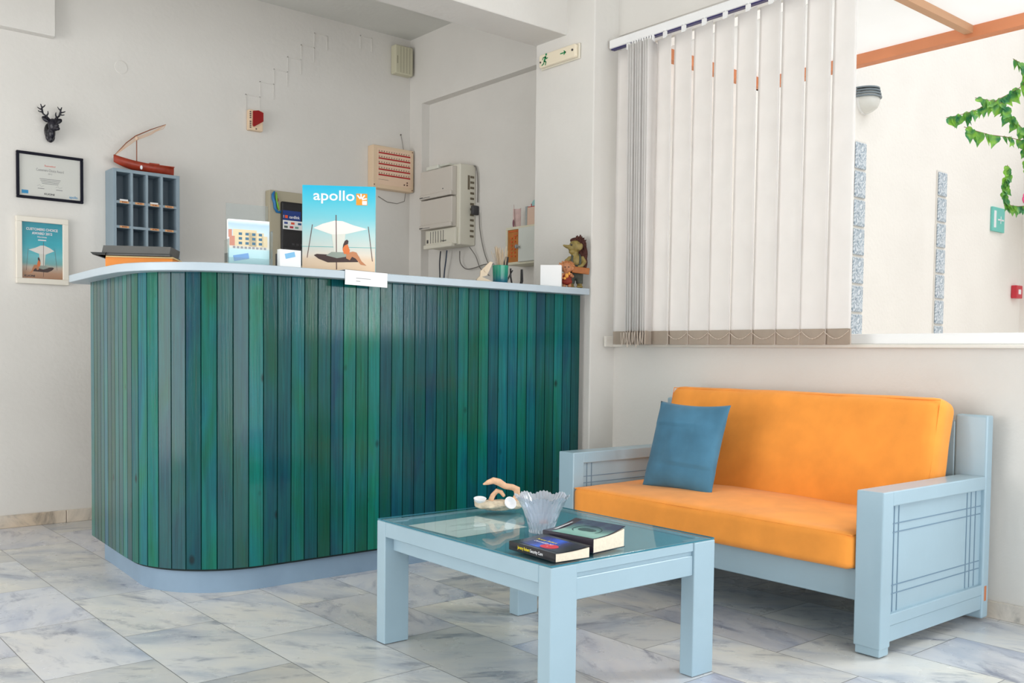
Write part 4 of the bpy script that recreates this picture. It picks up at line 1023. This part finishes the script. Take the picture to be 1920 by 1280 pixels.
# teal pot of pens, papers and black handset
pt = thing('pen_pot', 'teal green glass pot holding dried grass at the back of the counter', 'pot', (3.00,3.66,CT))
MB().lathe([(.034,0),(.037,.004),(.038,.05),(.040,.105),(.037,.105),(.035,.05),(.030,.008),(.001,.007)],32).build('pot_body', vgrad('teal_glaze', 0, .1, [(0,(20,60,130)),(.25,(16,96,120)),(.6,(16,130,112)),(1,(40,150,120))], rough=.2), pt, smooth=True)
mb = MB(); rn = random.Random(3)
for k in range(46):
    a = rn.uniform(0,2*PI); q = rn.uniform(.006,.024); l = rn.uniform(.15,.205); s = rn.uniform(1.2,1.9)
    mb.tube([(q*math.cos(a)*.6,q*math.sin(a)*.6,.01),(q*math.cos(a),q*math.sin(a),.10),(q*s*math.cos(a)-.012,q*s*math.sin(a),l)],[.0009,.0009,.0014],5)
mb.build('dried_stems', mat('dry_grass', (206,186,160), rough=.8), pt)
bn = thing('name_block', 'pale wooden letter block ornament left of the teal pot', 'ornament', (2.90,3.65,CT), rz=-20)
mb = MB(); mb.prism([(-.045,0),(.03,0),(.035,.02),(-.03,.045),(-.047,.03)],'y',-.008,.01); mb.prism([(-.03,.04),(.005,.05),(.035,.115),(.02,.118),(-.028,.07)],'y',-.004,.006)
mb.lathe([(.010,-.004),(.010,.0),(.006,.0)],16,(.0,-.004,.075),'y'); mb.build('block_body', mat('pale_wood', (226,206,180), rough=.7, var=.1), bn)
hs_ = thing('black_handset', 'black curved telephone handset standing behind the teal pot', 'handset', (3.10,3.70,CT))
mb = MB(); mb.tube([(-.03,0,.01),(-.038,0,.06),(-.036,0,.11),(-.026,0,.155)],[.012,.009,.013,.010],10); mb.tube([(.06,0,.0),(.075,0,.04),(.074,0,.10)],[.006,.008,.006],8)
mb.tube([(-.04,0,.005),(-.01,-.01,.07),(.005,-.01,.09)],[.004,.004,.003],6); mb.tube([(.015,0,.0),(.0,0,.06),(.0,0,.1)],.005,6); mb.tube([(-.04,0,.006),(.08,0,.006)],.006,6); mb.build('handset_body', M_black, hs_, smooth=True)
wc = thing('white_card_box', 'plain white card box on the counter beside the troll figurines', 'box', (3.165,3.47,CT), rz=-47)
MB().box(-.052,.052,.0,.05,0,.108,.0015,1).build('card_body', M_paper, wc)

# troll figurines
def toes(mb, cx, cy, s):
    for k in range(4): mb.blob((cx-.011+k*.0075, cy-.022, .006), (.0045,.008,.0045), n=8)
M_tskin = mat('olive_resin', (134,116,62), rough=.55, var=.25, vscale=60); M_thair = mat('brown_fibre', (74,38,30), rough=.9, var=.35, vscale=200, bump=1.0, bscale=300)
M_tden = mat('dark_olive_cloth', (70,74,66), rough=.8, var=.2, vscale=60)
tl = thing('troll_figurine', 'tall troll figurine with brown hair holding a wooden plank at the counter end', 'figurine', (3.330,3.470,CT), rz=-42); tl.scale = (1.05,1.05,1.06)
mb = MB()
mb.blob((.0,0,.200),(.030,.030,.032)); mb.blob((-.018,-.010,.190),(.018,.018,.016)); mb.blob((-.016,-.008,.173),(.016,.016,.012))
mb.tube([(-.022,-.012,.196),(-.040,-.018,.196),(-.052,-.022,.200),(-.060,-.024,.203)],[.011,.009,.006,.0035],10)
mb.blob((-.014,-.020,.207),(.010,.008,.006)); mb.tube([(0,0,.18),(-.002,0,.155)],[.016,.019],10)
mb.blob((.004,0,.130),(.036,.026,.034)); mb.tube([(-.022,-.006,.145),(-.042,-.014,.128),(-.048,-.02,.11)],[.012,.011,.009],8)
mb.tube([(.030,-.004,.148),(.044,-.012,.125),(.030,-.030,.104),(.012,-.036,.098)],[.012,.011,.009,.008],8)
for sx in (-.018,.022):
    mb.tube([(sx,-.004,.045),(sx,-.004,.012)],[.014,.013],8); mb.blob((sx,-.016,.009),(.015,.024,.009)); toes(mb,sx,-.018,1)
mb.blob((.022,-.024,.195),(.013,.005,.018),rot=(0,R(20),0))
o = mb.build('troll_body', M_tskin, tl, smooth=True); remesh(o,.0024,2)
mb = MB(); mb.blob((.004,.001,.085),(.035,.028,.045)); mb.tube([(-.018,-.003,.07),(-.018,-.003,.022)],[.018,.017],10); mb.tube([(.022,-.003,.07),(.022,-.003,.022)],[.018,.017],10)
mb.tube([(-.014,-.026,.10),(-.016,-.024,.135),(-.012,-.008,.160),(-.006,.02,.14)],.006,8); mb.tube([(.022,-.026,.10),(.024,-.024,.135),(.020,-.008,.160),(.014,.02,.14)],.006,8)
o = mb.build('overalls', M_tden, tl, smooth=True); remesh(o,.003,2)
mb = MB(); rn = random.Random(5)
mb.blob((.020,.012,.205),(.034,.028,.042)); mb.blob((.036,.014,.165),(.024,.022,.050)); mb.blob((.044,.014,.125),(.016,.018,.034)); mb.blob((.0,.004,.228),(.026,.022,.014))
for k in range(120):
    a = rn.uniform(-.6,2.6); b_ = rn.uniform(-.9,.9); s = Vector((.012+.030*math.cos(a)*math.cos(b_),.008+.028*math.sin(b_),.205+.034*math.sin(a)))
    tip = s+Vector((rn.uniform(.0,.016),rn.uniform(-.006,.01),rn.uniform(-.03,.016))); mb.tube([s,(s+tip)/2+Vector((.004,0,.003)),tip],[.004,.003,.0008],5)
mb.tube([(.02,0,.235),(.024,0,.248),(.022,0,.256)],[.008,.004,.001],6)
mb.build('hair', M_thair, tl, smooth=True)
MB().blob((-.020,-.026,.204),(.005,.003,.004),n=8).build('eye', M_black, tl, smooth=True)
MB().blob((.014,-.034,.086+.01),(.004,.003,.004),n=8).build('button', M_chrome, tl, smooth=True)
MB().box(-.024,.058,-.048,-.036,.070,.100,.003,2,mtx=Matrix.Rotation(R(6),4,'Y')).build('wooden_plank', mat('plank_orange', (160,92,34), rough=.5, var=.15, vscale=40), tl)
sm = thing('small_troll_figurine', 'small troll figurine with sandy hair and red clothes beside the tall troll', 'figurine', (3.268,3.465,CT), rz=-42)
mb = MB(); mb.blob((0,0,.098),(.026,.024,.026)); mb.blob((-.002,-.022,.094),(.006,.008,.006)); mb.blob((-.026,-.002,.10),(.012,.005,.014)); mb.blob((.026,-.002,.10),(.012,.005,.014))
mb.blob((0,0,.06),(.022,.020,.02)); mb.tube([(-.018,-.004,.07),(-.030,-.014,.054),(-.020,-.026,.046)],[.008,.008,.006],8); mb.tube([(.018,-.004,.07),(.030,-.014,.056),(.020,-.026,.060)],[.008,.008,.006],8)
for sx in (-.012,.014): mb.blob((sx,-.014,.008),(.011,.018,.008)); mb.tube([(sx,0,.03),(sx,0,.01)],.010,8)
o = mb.build('troll_body', mat('pink_tan_resin', (184,126,90), rough=.55, var=.15, vscale=60), sm, smooth=True); remesh(o,.0022,2)
mb = MB(); mb.blob((0,.010,.112),(.030,.022,.022)); mb.blob((-.022,.004,.104),(.014,.014,.022)); mb.blob((.022,.004,.104),(.014,.014,.022))
for k in range(70):
    a = rn.uniform(.1,PI-.1); s = Vector((.030*math.cos(a),.004+rn.uniform(-.014,.014),.104+.026*math.sin(a))); tip = s+Vector((.012*math.cos(a),0,rn.uniform(-.012,.012))); mb.tube([s,tip],[.004,.0008],5)
mb.build('hair', mat('sandy_fibre', (190,128,84), rough=.9, var=.2, vscale=150), sm, smooth=True)
mb = MB(); mb.blob((0,0,.050),(.026,.023,.028)); mb.blob((0,0,.032),(.028,.024,.018)); mb.build('red_tunic', mat('red_brown_cloth', (138,44,30), rough=.7, var=.3, vscale=80), sm, smooth=True)
mb = MB(); mb.blob((.0,-.022,.060),(.010,.008,.012)); mb.blob((-.010,-.026,.046),(.007,.005,.007)); mb.blob((.012,-.026,.070),(.006,.005,.008)); mb.build('held_candle', mat('amber_resin', (230,160,70), rough=.4), sm, smooth=True)
for sx in (-.009,.009): MB().blob((sx,-.0225,.102),(.003,.002,.003),n=8).build('eye', M_black, sm, smooth=True)

# ------------------------------------------------------------------ exit sign on the pillar (faces -X)
es = thing('exit_sign', 'cream emergency exit light with green running man and arrow on the pillar', 'exit sign', (PXF,3.675,2.487), rz=-90)
mb = MB(); mb.box(-.147,.147,-.012,-.001,-.040,.040,.010,3); mb.build('back_plate', M_offw, es)
t = bmesh.new()
mb = MB(); mb.prism([(-.138,-.030),(-.128,-.034),(.128,-.034),(.138,-.030),(.138,.030),(.128,.034),(-.128,.034),(-.138,.030)],'y',-.034,-.012)
o = mb.build('diffuser', mat('warm_diffuser', (236,224,200), rough=.3, coat=.3), es); bv = o.modifiers.new('b','BEVEL'); bv.width = .006; bv.segments = 3
mb = MB()
X = -.092; y_ = -.0352
def qp(pts, w=.006):
    for a, b in zip(pts, pts[1:]):
        A = Vector((a[0],a[1])); B = Vector((b[0],b[1])); d = (B-A).normalized(); n_ = Vector((-d.y,d.x))*w/2; A -= d*w*.3; B += d*w*.3
        mb.poly([(A.x+n_.x+X,y_,A.y+n_.y),(B.x+n_.x+X,y_,B.y+n_.y),(B.x-n_.x+X,y_,B.y-n_.y),(A.x-n_.x+X,y_,A.y-n_.y)])
mb.poly([(X+.012+.0065*math.cos(a),y_,.026+.0065*math.sin(a)) for a in [-2*PI*k/14 for k in range(14)]])
qp([(.007,.015),(-.002,-.006)],.012); qp([(-.002,-.006),(.011,-.012),(.006,-.027)]); qp([(-.002,-.006),(-.008,-.018),(-.020,-.024)]); qp([(.007,.014),(-.010,.014),(-.016,.004)],.005); qp([(.007,.014),(.014,.004),(.024,.007)],.005)
X = 0; qp([(.030,.004),(.066,.004)],.006); qp([(.056,.013),(.068,.004),(.056,-.005)],.006)
mb.build('green_pictogram', M_green, es)
MB().lathe([(.006,-.003),(.006,0)],12,(.118,-.034,.004),'y').lathe([(.005,-.003),(.005,0)],12,(-.124,-.034,-.006),'y').build('screws', M_dark, es)

# ------------------------------------------------------------------ outside
struct('ground_outside', MB().box(3.8,12,-4,6,-.2,-.1), mat('pale_paving', (210,204,194), rough=.8))
mb = MB(); mb.box(3.80,8.72,3.5,3.7,-.1,5.0); struct('wall_outside', mb, M_out)
mb = MB(); mb.box(8.72,8.95,3.30,3.7,-.1,5.0); struct('trim_3', mb, M_out)
struct('wall_far', MB().box(9.0,9.2,-2,6,-.1,4.2), M_out)
M_gb = bpy.data.materials.new('glass_block'); M_gb.use_nodes = True; nt = M_gb.node_tree; b = nt.nodes['Principled BSDF']
tc = N(nt,'ShaderNodeTexCoord'); n = N(nt,'ShaderNodeTexNoise', Scale=11.0, Detail=3, Distortion=4.0); nt.links.new(tc.outputs['Object'], n.inputs['Vector'])
r_ = ramp(nt, n.outputs['Fac'], [(.3,(120,138,156)),(.48,(176,190,204)),(.56,(232,238,244)),(.62,(160,176,192))]); nt.links.new(r_.outputs[0], b.inputs['Base Color']); b.inputs['Roughness'].default_value = .08
bp = N(nt,'ShaderNodeBump'); bp.inputs['Strength'].default_value = .8; bp.inputs['Distance'].default_value = .01; nt.links.new(n.outputs['Fac'], bp.inputs['Height']); nt.links.new(bp.outputs[0], b.inputs['Normal'])
gbm = None
for wi, (x0, x1, zt) in enumerate(((5.965,6.10,2.41),(7.155,7.285,2.361))):
    f = MB().box(x0-.012,x1+.012,3.492,3.5,zt-.195*8-.01,zt+.012).build('window_%d' % (wi+2), mat('grout', (226,222,216), rough=.8)); f['kind'] = 'structure'
    for k in range(8):
        z1 = zt-.195*k
        if gbm is None:
            g = MB().box(0,.132,-.012,.0,-.178,0,.006,3).build('glass_block', M_gb, f); gbm = g
        else:
            g = gbm.copy(); C.objects.link(g); g.parent = f
        g.location = (x0,3.492,z1)
        g.scale = ((x1-x0)/.132,1,1)
# awning frame
aw = thing('timber_awning', 'orange painted timber awning frame outside the window', 'awning', (4.66,2.6,2.5))
MB().box(-.03,.03,-2.6,.75,-.02,.035).build('front_beam', M_awn, aw)
MB().box(-.86,.03,.70,.75,-.02,.035).build('side_beam', M_awn, aw)
for y_ in (-.49,-1.6): MB().box(-.84,-.03,y_,y_+.04,.0,.035).build('rafter', mat('brown_timber', (206,160,124), rough=.6), aw)
MB().box(-.015,.02,.70,.735,-2.6,-.02).build('post', mat('pale_orange_post', (240,196,150), rough=.6), aw)
o = MB().box(3.82,4.70,0.0,3.36,2.538,2.542).build('awning_cloth', M_awn_fab); tag(o, 'cream awning cloth stretched over the orange timber frame outside', 'awning cloth')
# bulkhead lamp
lp = thing('bulkhead_lamp', 'white bulkhead lamp with ribbed grey hood on the outside wall', 'lamp', (6.07,3.5,2.70))
MB().lathe([(.085,0),(.09,-.02),(.085,-.05),(.07,-.08),(.045,-.10),(.001,-.11)],32,(0,0,0),'y').build('lamp_globe', mat('lamp_globe', (226,226,222), rough=.2), lp, smooth=True)
mb = MB()
for k in range(4):
    r0 = .108-.004*k; zz = .01+.02*k
    mb.prism([(r0*math.cos(a)*1.0,zz+.0) for a in (0,)] and [(r0*math.cos(a), -r0*abs(math.sin(a))*1.15) for a in [PI*q/16 for q in range(17)]],'z',zz,zz+.009)
mb.build('ribbed_hood', mat('hood_grey', (120,132,140), rough=.4), lp)
MB().lathe([(.095,0),(.095,-.018),(.08,-.02)],32,(0,0,0),'y').build('lamp_base', M_white, lp, smooth=True)
# green sign, red call point
gs = thing('green_wall_sign', 'turquoise exit sign on the outside wall by the creeper', 'sign', (8.2,3.5,2.10))
MB().box(-.11,.12,-.02,-.001,-.10,.10,.003,1).build('sign_plate', mat('turquoise_sign', (110,196,186), rough=.5), gs)
MB().box(-.085,-.045,-.022,-.02,-.07,.07).box(-.01,.10,-.022,-.02,-.006,.006).box(.04,.05,-.022,-.02,-.03,.03).build('sign_marks', M_w, gs)
rc = thing('fire_call_point', 'red fire call point on the outside wall at the right', 'call point', (8.60,3.5,1.52))
MB().box(-.07,.05,-.05,-.001,-.055,.055,.006,2).build('call_case', mat('bright_red', (200,26,50), rough=.4), rc)
MB().box(-.035,.015,-.052,-.05,-.02,.02).build('call_glass', M_w, rc)
# grey ledge and blossom at the far right
o = MB().box(8.35,8.9,3.08,3.299,2.05,2.27,.01,2).build('wall_planter', mat('grey_planter', (170,168,160), rough=.8)); tag(o, 'pale grey planter on the outside pier beneath the creeper', 'planter')
o['kind'] = 'thing'
# climbing bougainvillea strands
def leaf_mesh():
    pts = [(0,0),(.022,.012),(.034,.034),(.030,.056),(.012,.078),(0,.098)]
    bm = bmesh.new(); c = [bm.verts.new((0,y,-.0)) for y in (0,.02,.04,.06,.08,.098)]
    prev = None
    for s in (1,-1):
        e = [bm.verts.new((s*x, y-.008*(x>.01), .35*x)) for x, y in pts[1:-1]]
        bm.faces.new([c[0],e[0],c[1]] if s > 0 else [c[0],c[1],e[0]])
        for i in range(3):
            q = [c[i+1],e[i],e[i+1],c[i+2]]; bm.faces.new(q if s > 0 else q[::-1])
        bm.faces.new([c[4],e[3],c[5]] if s > 0 else [c[4],c[5],e[3]])
    me = bpy.data.meshes.new('leaf'); bm.to_mesh(me); bm.free(); return me
LEAF = leaf_mesh()
def leafmat(name, c0, c1):
    m = bpy.data.materials.new(name); m.use_nodes = True; nt = m.node_tree; b = nt.nodes['Principled BSDF']
    tc = N(nt,'ShaderNodeTexCoord'); n = N(nt,'ShaderNodeTexNoise', Scale=22.0, Detail=1); nt.links.new(tc.outputs['Object'], n.inputs['Vector'])
    rr = ramp(nt, n.outputs['Fac'], [(.35,c0),(.65,c1)]); nt.links.new(rr.outputs[0], b.inputs['Base Color']); b.inputs['Roughness'].default_value = .45
    tr = N(nt,'ShaderNodeBsdfTranslucent'); nt.links.new(rr.outputs[0], tr.inputs[0]); mx = N(nt,'ShaderNodeMixShader'); mx.inputs[0].default_value = .35
    nt.links.new(b.outputs[0], mx.inputs[1]); nt.links.new(tr.outputs[0], mx.inputs[2]); nt.links.new(mx.outputs[0], nt.nodes['Material Output'].inputs[0]); return m
M_leaf = leafmat('vine_leaf', (58,140,88), (150,206,80)); M_stem = mat('vine_stem', (150,130,96), rough=.8)
# camera axes for converting sight lines into places in the yard
FOC = 1780.18; YAW, PIT, ROL = R(40.1210), R(-2.29293), R(0.661168); CY = 92.0986; CAMZ = .95
fw = Vector((math.sin(YAW)*math.cos(PIT), math.cos(YAW)*math.cos(PIT), math.sin(PIT))); rt0 = Vector((math.cos(YAW),-math.sin(YAW),0)); up0 = rt0.cross(fw)
rt = rt0*math.cos(ROL)+up0*math.sin(ROL); up = -rt0*math.sin(ROL)+up0*math.cos(ROL)
VIN = [  # each strand: points in the yard (x, y, z)
 ('long creeper strand reaching furthest left over the outside wall', [(5.98,2.38,2.62),(5.93,2.42,2.545),(5.87,2.47,2.50),(5.80,2.52,2.455),(5.72,2.59,2.405),(5.64,2.65,2.375),(5.59,2.69,2.362)], 30, 1.0),
 ('short creeper sprig branching above the longest strand', [(5.82,2.50,2.46),(5.78,2.55,2.475),(5.735,2.59,2.485)], 6, .8),
 ('second creeper strand hanging just below the longest one', [(5.97,2.36,2.20),(5.93,2.40,2.235),(5.86,2.46,2.255),(5.79,2.52,2.265),(5.72,2.57,2.285),(5.67,2.62,2.31)], 15, 1.0),
 ('creeper tip hanging highest at the right edge of the window', [(5.97,2.38,2.60),(5.94,2.41,2.68),(5.90,2.45,2.715)], 9, .8),
 ('creeper strand drooping between the two longest at the right edge', [(5.84,2.49,2.46),(5.88,2.45,2.38),(5.93,2.41,2.32),(5.96,2.38,2.22),(5.96,2.38,2.06)], 28, .95),
 ('thin creeper strand hanging beside the turquoise sign', [(5.87,2.45,2.09),(5.865,2.45,2.0),(5.85,2.46,1.92),(5.86,2.45,1.86),(5.90,2.41,1.845),(5.95,2.37,1.85)], 34, .75),
 ('creeper tip hanging in the upper right window corner', [(5.98,2.36,2.94),(5.96,2.38,2.88),(5.955,2.385,2.84)], 5, .9),
]
for vi, (lab, pts, nl, ls) in enumerate(VIN):
    rn = random.Random(40+vi); base = Vector(pts[0]); v = thing('creeper_strand', lab, 'creeper', tuple(base), group='creeper strands outside the window')
    P = [Vector(p)-base for p in pts]; MB().tube(P, .0022, 5).build('stem', M_stem, v)
    seg = [0]
    for a, b in zip(P, P[1:]): seg.append(seg[-1]+(b-a).length)
    mb = MB()
    for k in range(nl):
        s = seg[-1]*(k+.5)/nl; j = max(i for i in range(len(seg)-1) if seg[i] <= s); t = (s-seg[j])/(seg[j+1]-seg[j]); p = P[j].lerp(P[j+1], t)
        out_ = -(fw*.8)+rt*rn.uniform(-.7,.7)+up*rn.uniform(-.1,.5); out_.normalize()   # leaf faces outwards
        dn = (Vector((0,0,-1))+rt*rn.uniform(-.7,.7)+Vector((rn.uniform(-.3,.3),rn.uniform(-.3,.3),0))); dn -= out_*dn.dot(out_); dn.normalize()
        sd = dn.cross(out_); s_ = ls*rn.uniform(.6,.95)
        Mx = Matrix(((sd.x,dn.x,out_.x,p.x),(sd.y,dn.y,out_.y,p.y),(sd.z,dn.z,out_.z,p.z),(0,0,0,1))) @ Matrix.Scale(s_,4)
        mb.add(LEAF, Mx)
    o = mb.build('foliage', M_leaf, v); o['kind'] = 'stuff'
o = MB()
for k in range(5): o.blob((.016*math.cos(k*1.256),.004*k,.016*math.sin(k*1.256)),(.016,.006,.016),n=8)
o = o.build('pink_blossom', mat('magenta_petals', (236,80,140), rough=.6), smooth=True); o.location = (5.93,2.36,1.895); tag(o, 'small pink blossom beside the creeper at the right edge', 'flower')

# ------------------------------------------------------------------ light
w = bpy.data.worlds.new('overcast_sky'); sc.world = w; w.use_nodes = True
bg = w.node_tree.nodes['Background']; bg.inputs[0].default_value = (0.985,0.99,1.0,1); bg.inputs[1].default_value = 1.38
def area(name, loc, rot, sx, sy, power, col, spread=180):
    l = bpy.data.lights.new(name, 'AREA'); l.shape = 'RECTANGLE'; l.size = sx; l.size_y = sy; l.energy = power; l.color = col; l.spread = R(spread)
    o = bpy.data.objects.new(name, l); C.objects.link(o); o.location = loc; o.rotation_euler = rot; return o
area('rear_fill', (0.9,-3.02,1.28), (R(90),0,0), 4.5, 2.5, 125, (.93,.97,1.0))  # added fill in an invented rear opening, brightens the interior
area('side_fill', (-2.42,3.4,1.25), (0,R(-90),0), 2.3, 2.9, 84, (1.0,.985,.96))  # added unseen fill from the left, brightens recess wall and pillar
area('window_fill', (3.70,.92,1.80), (0,R(90),0), 1.45, .65, 38, (.95,.98,1.0))  # added fill at the unseen window end, for room brightness and plank reflections
sun = bpy.data.lights.new('sun', 'SUN'); sun.energy = 0.8; sun.angle = R(30); sun.color = (1,.975,.94)
so = bpy.data.objects.new('sun', sun); C.objects.link(so); so.rotation_euler = (R(35),0,R(20)); so.location = (6,0,8)

# ------------------------------------------------------------------ camera
cam = bpy.data.cameras.new('camera'); co = bpy.data.objects.new('camera', cam); C.objects.link(co); sc.camera = co
cam.sensor_width = 36.0; cam.sensor_fit = 'HORIZONTAL'; cam.lens = FOC/1920*36; cam.shift_y = CY/1920.0
cam.clip_start = 0.05; cam.clip_end = 100
Mx = Matrix(((rt.x,up.x,-fw.x,0),(rt.y,up.y,-fw.y,0),(rt.z,up.z,-fw.z,CAMZ),(0,0,0,1))); co.matrix_world = Mx
sc.view_settings.view_transform = 'Standard'; sc.view_settings.look = 'None'; sc.view_settings.exposure = 0.0; sc.view_settings.gamma = 1.0
sc.view_settings.use_curve_mapping = False
sc.cycles.max_bounces = 10; sc.cycles.diffuse_bounces = 5; sc.cycles.transparent_max_bounces = 12; sc.cycles.transmission_bounces = 10; sc.cycles.glossy_bounces = 4
sc.cycles.use_denoising = True; sc.cycles.sample_clamp_indirect = 8
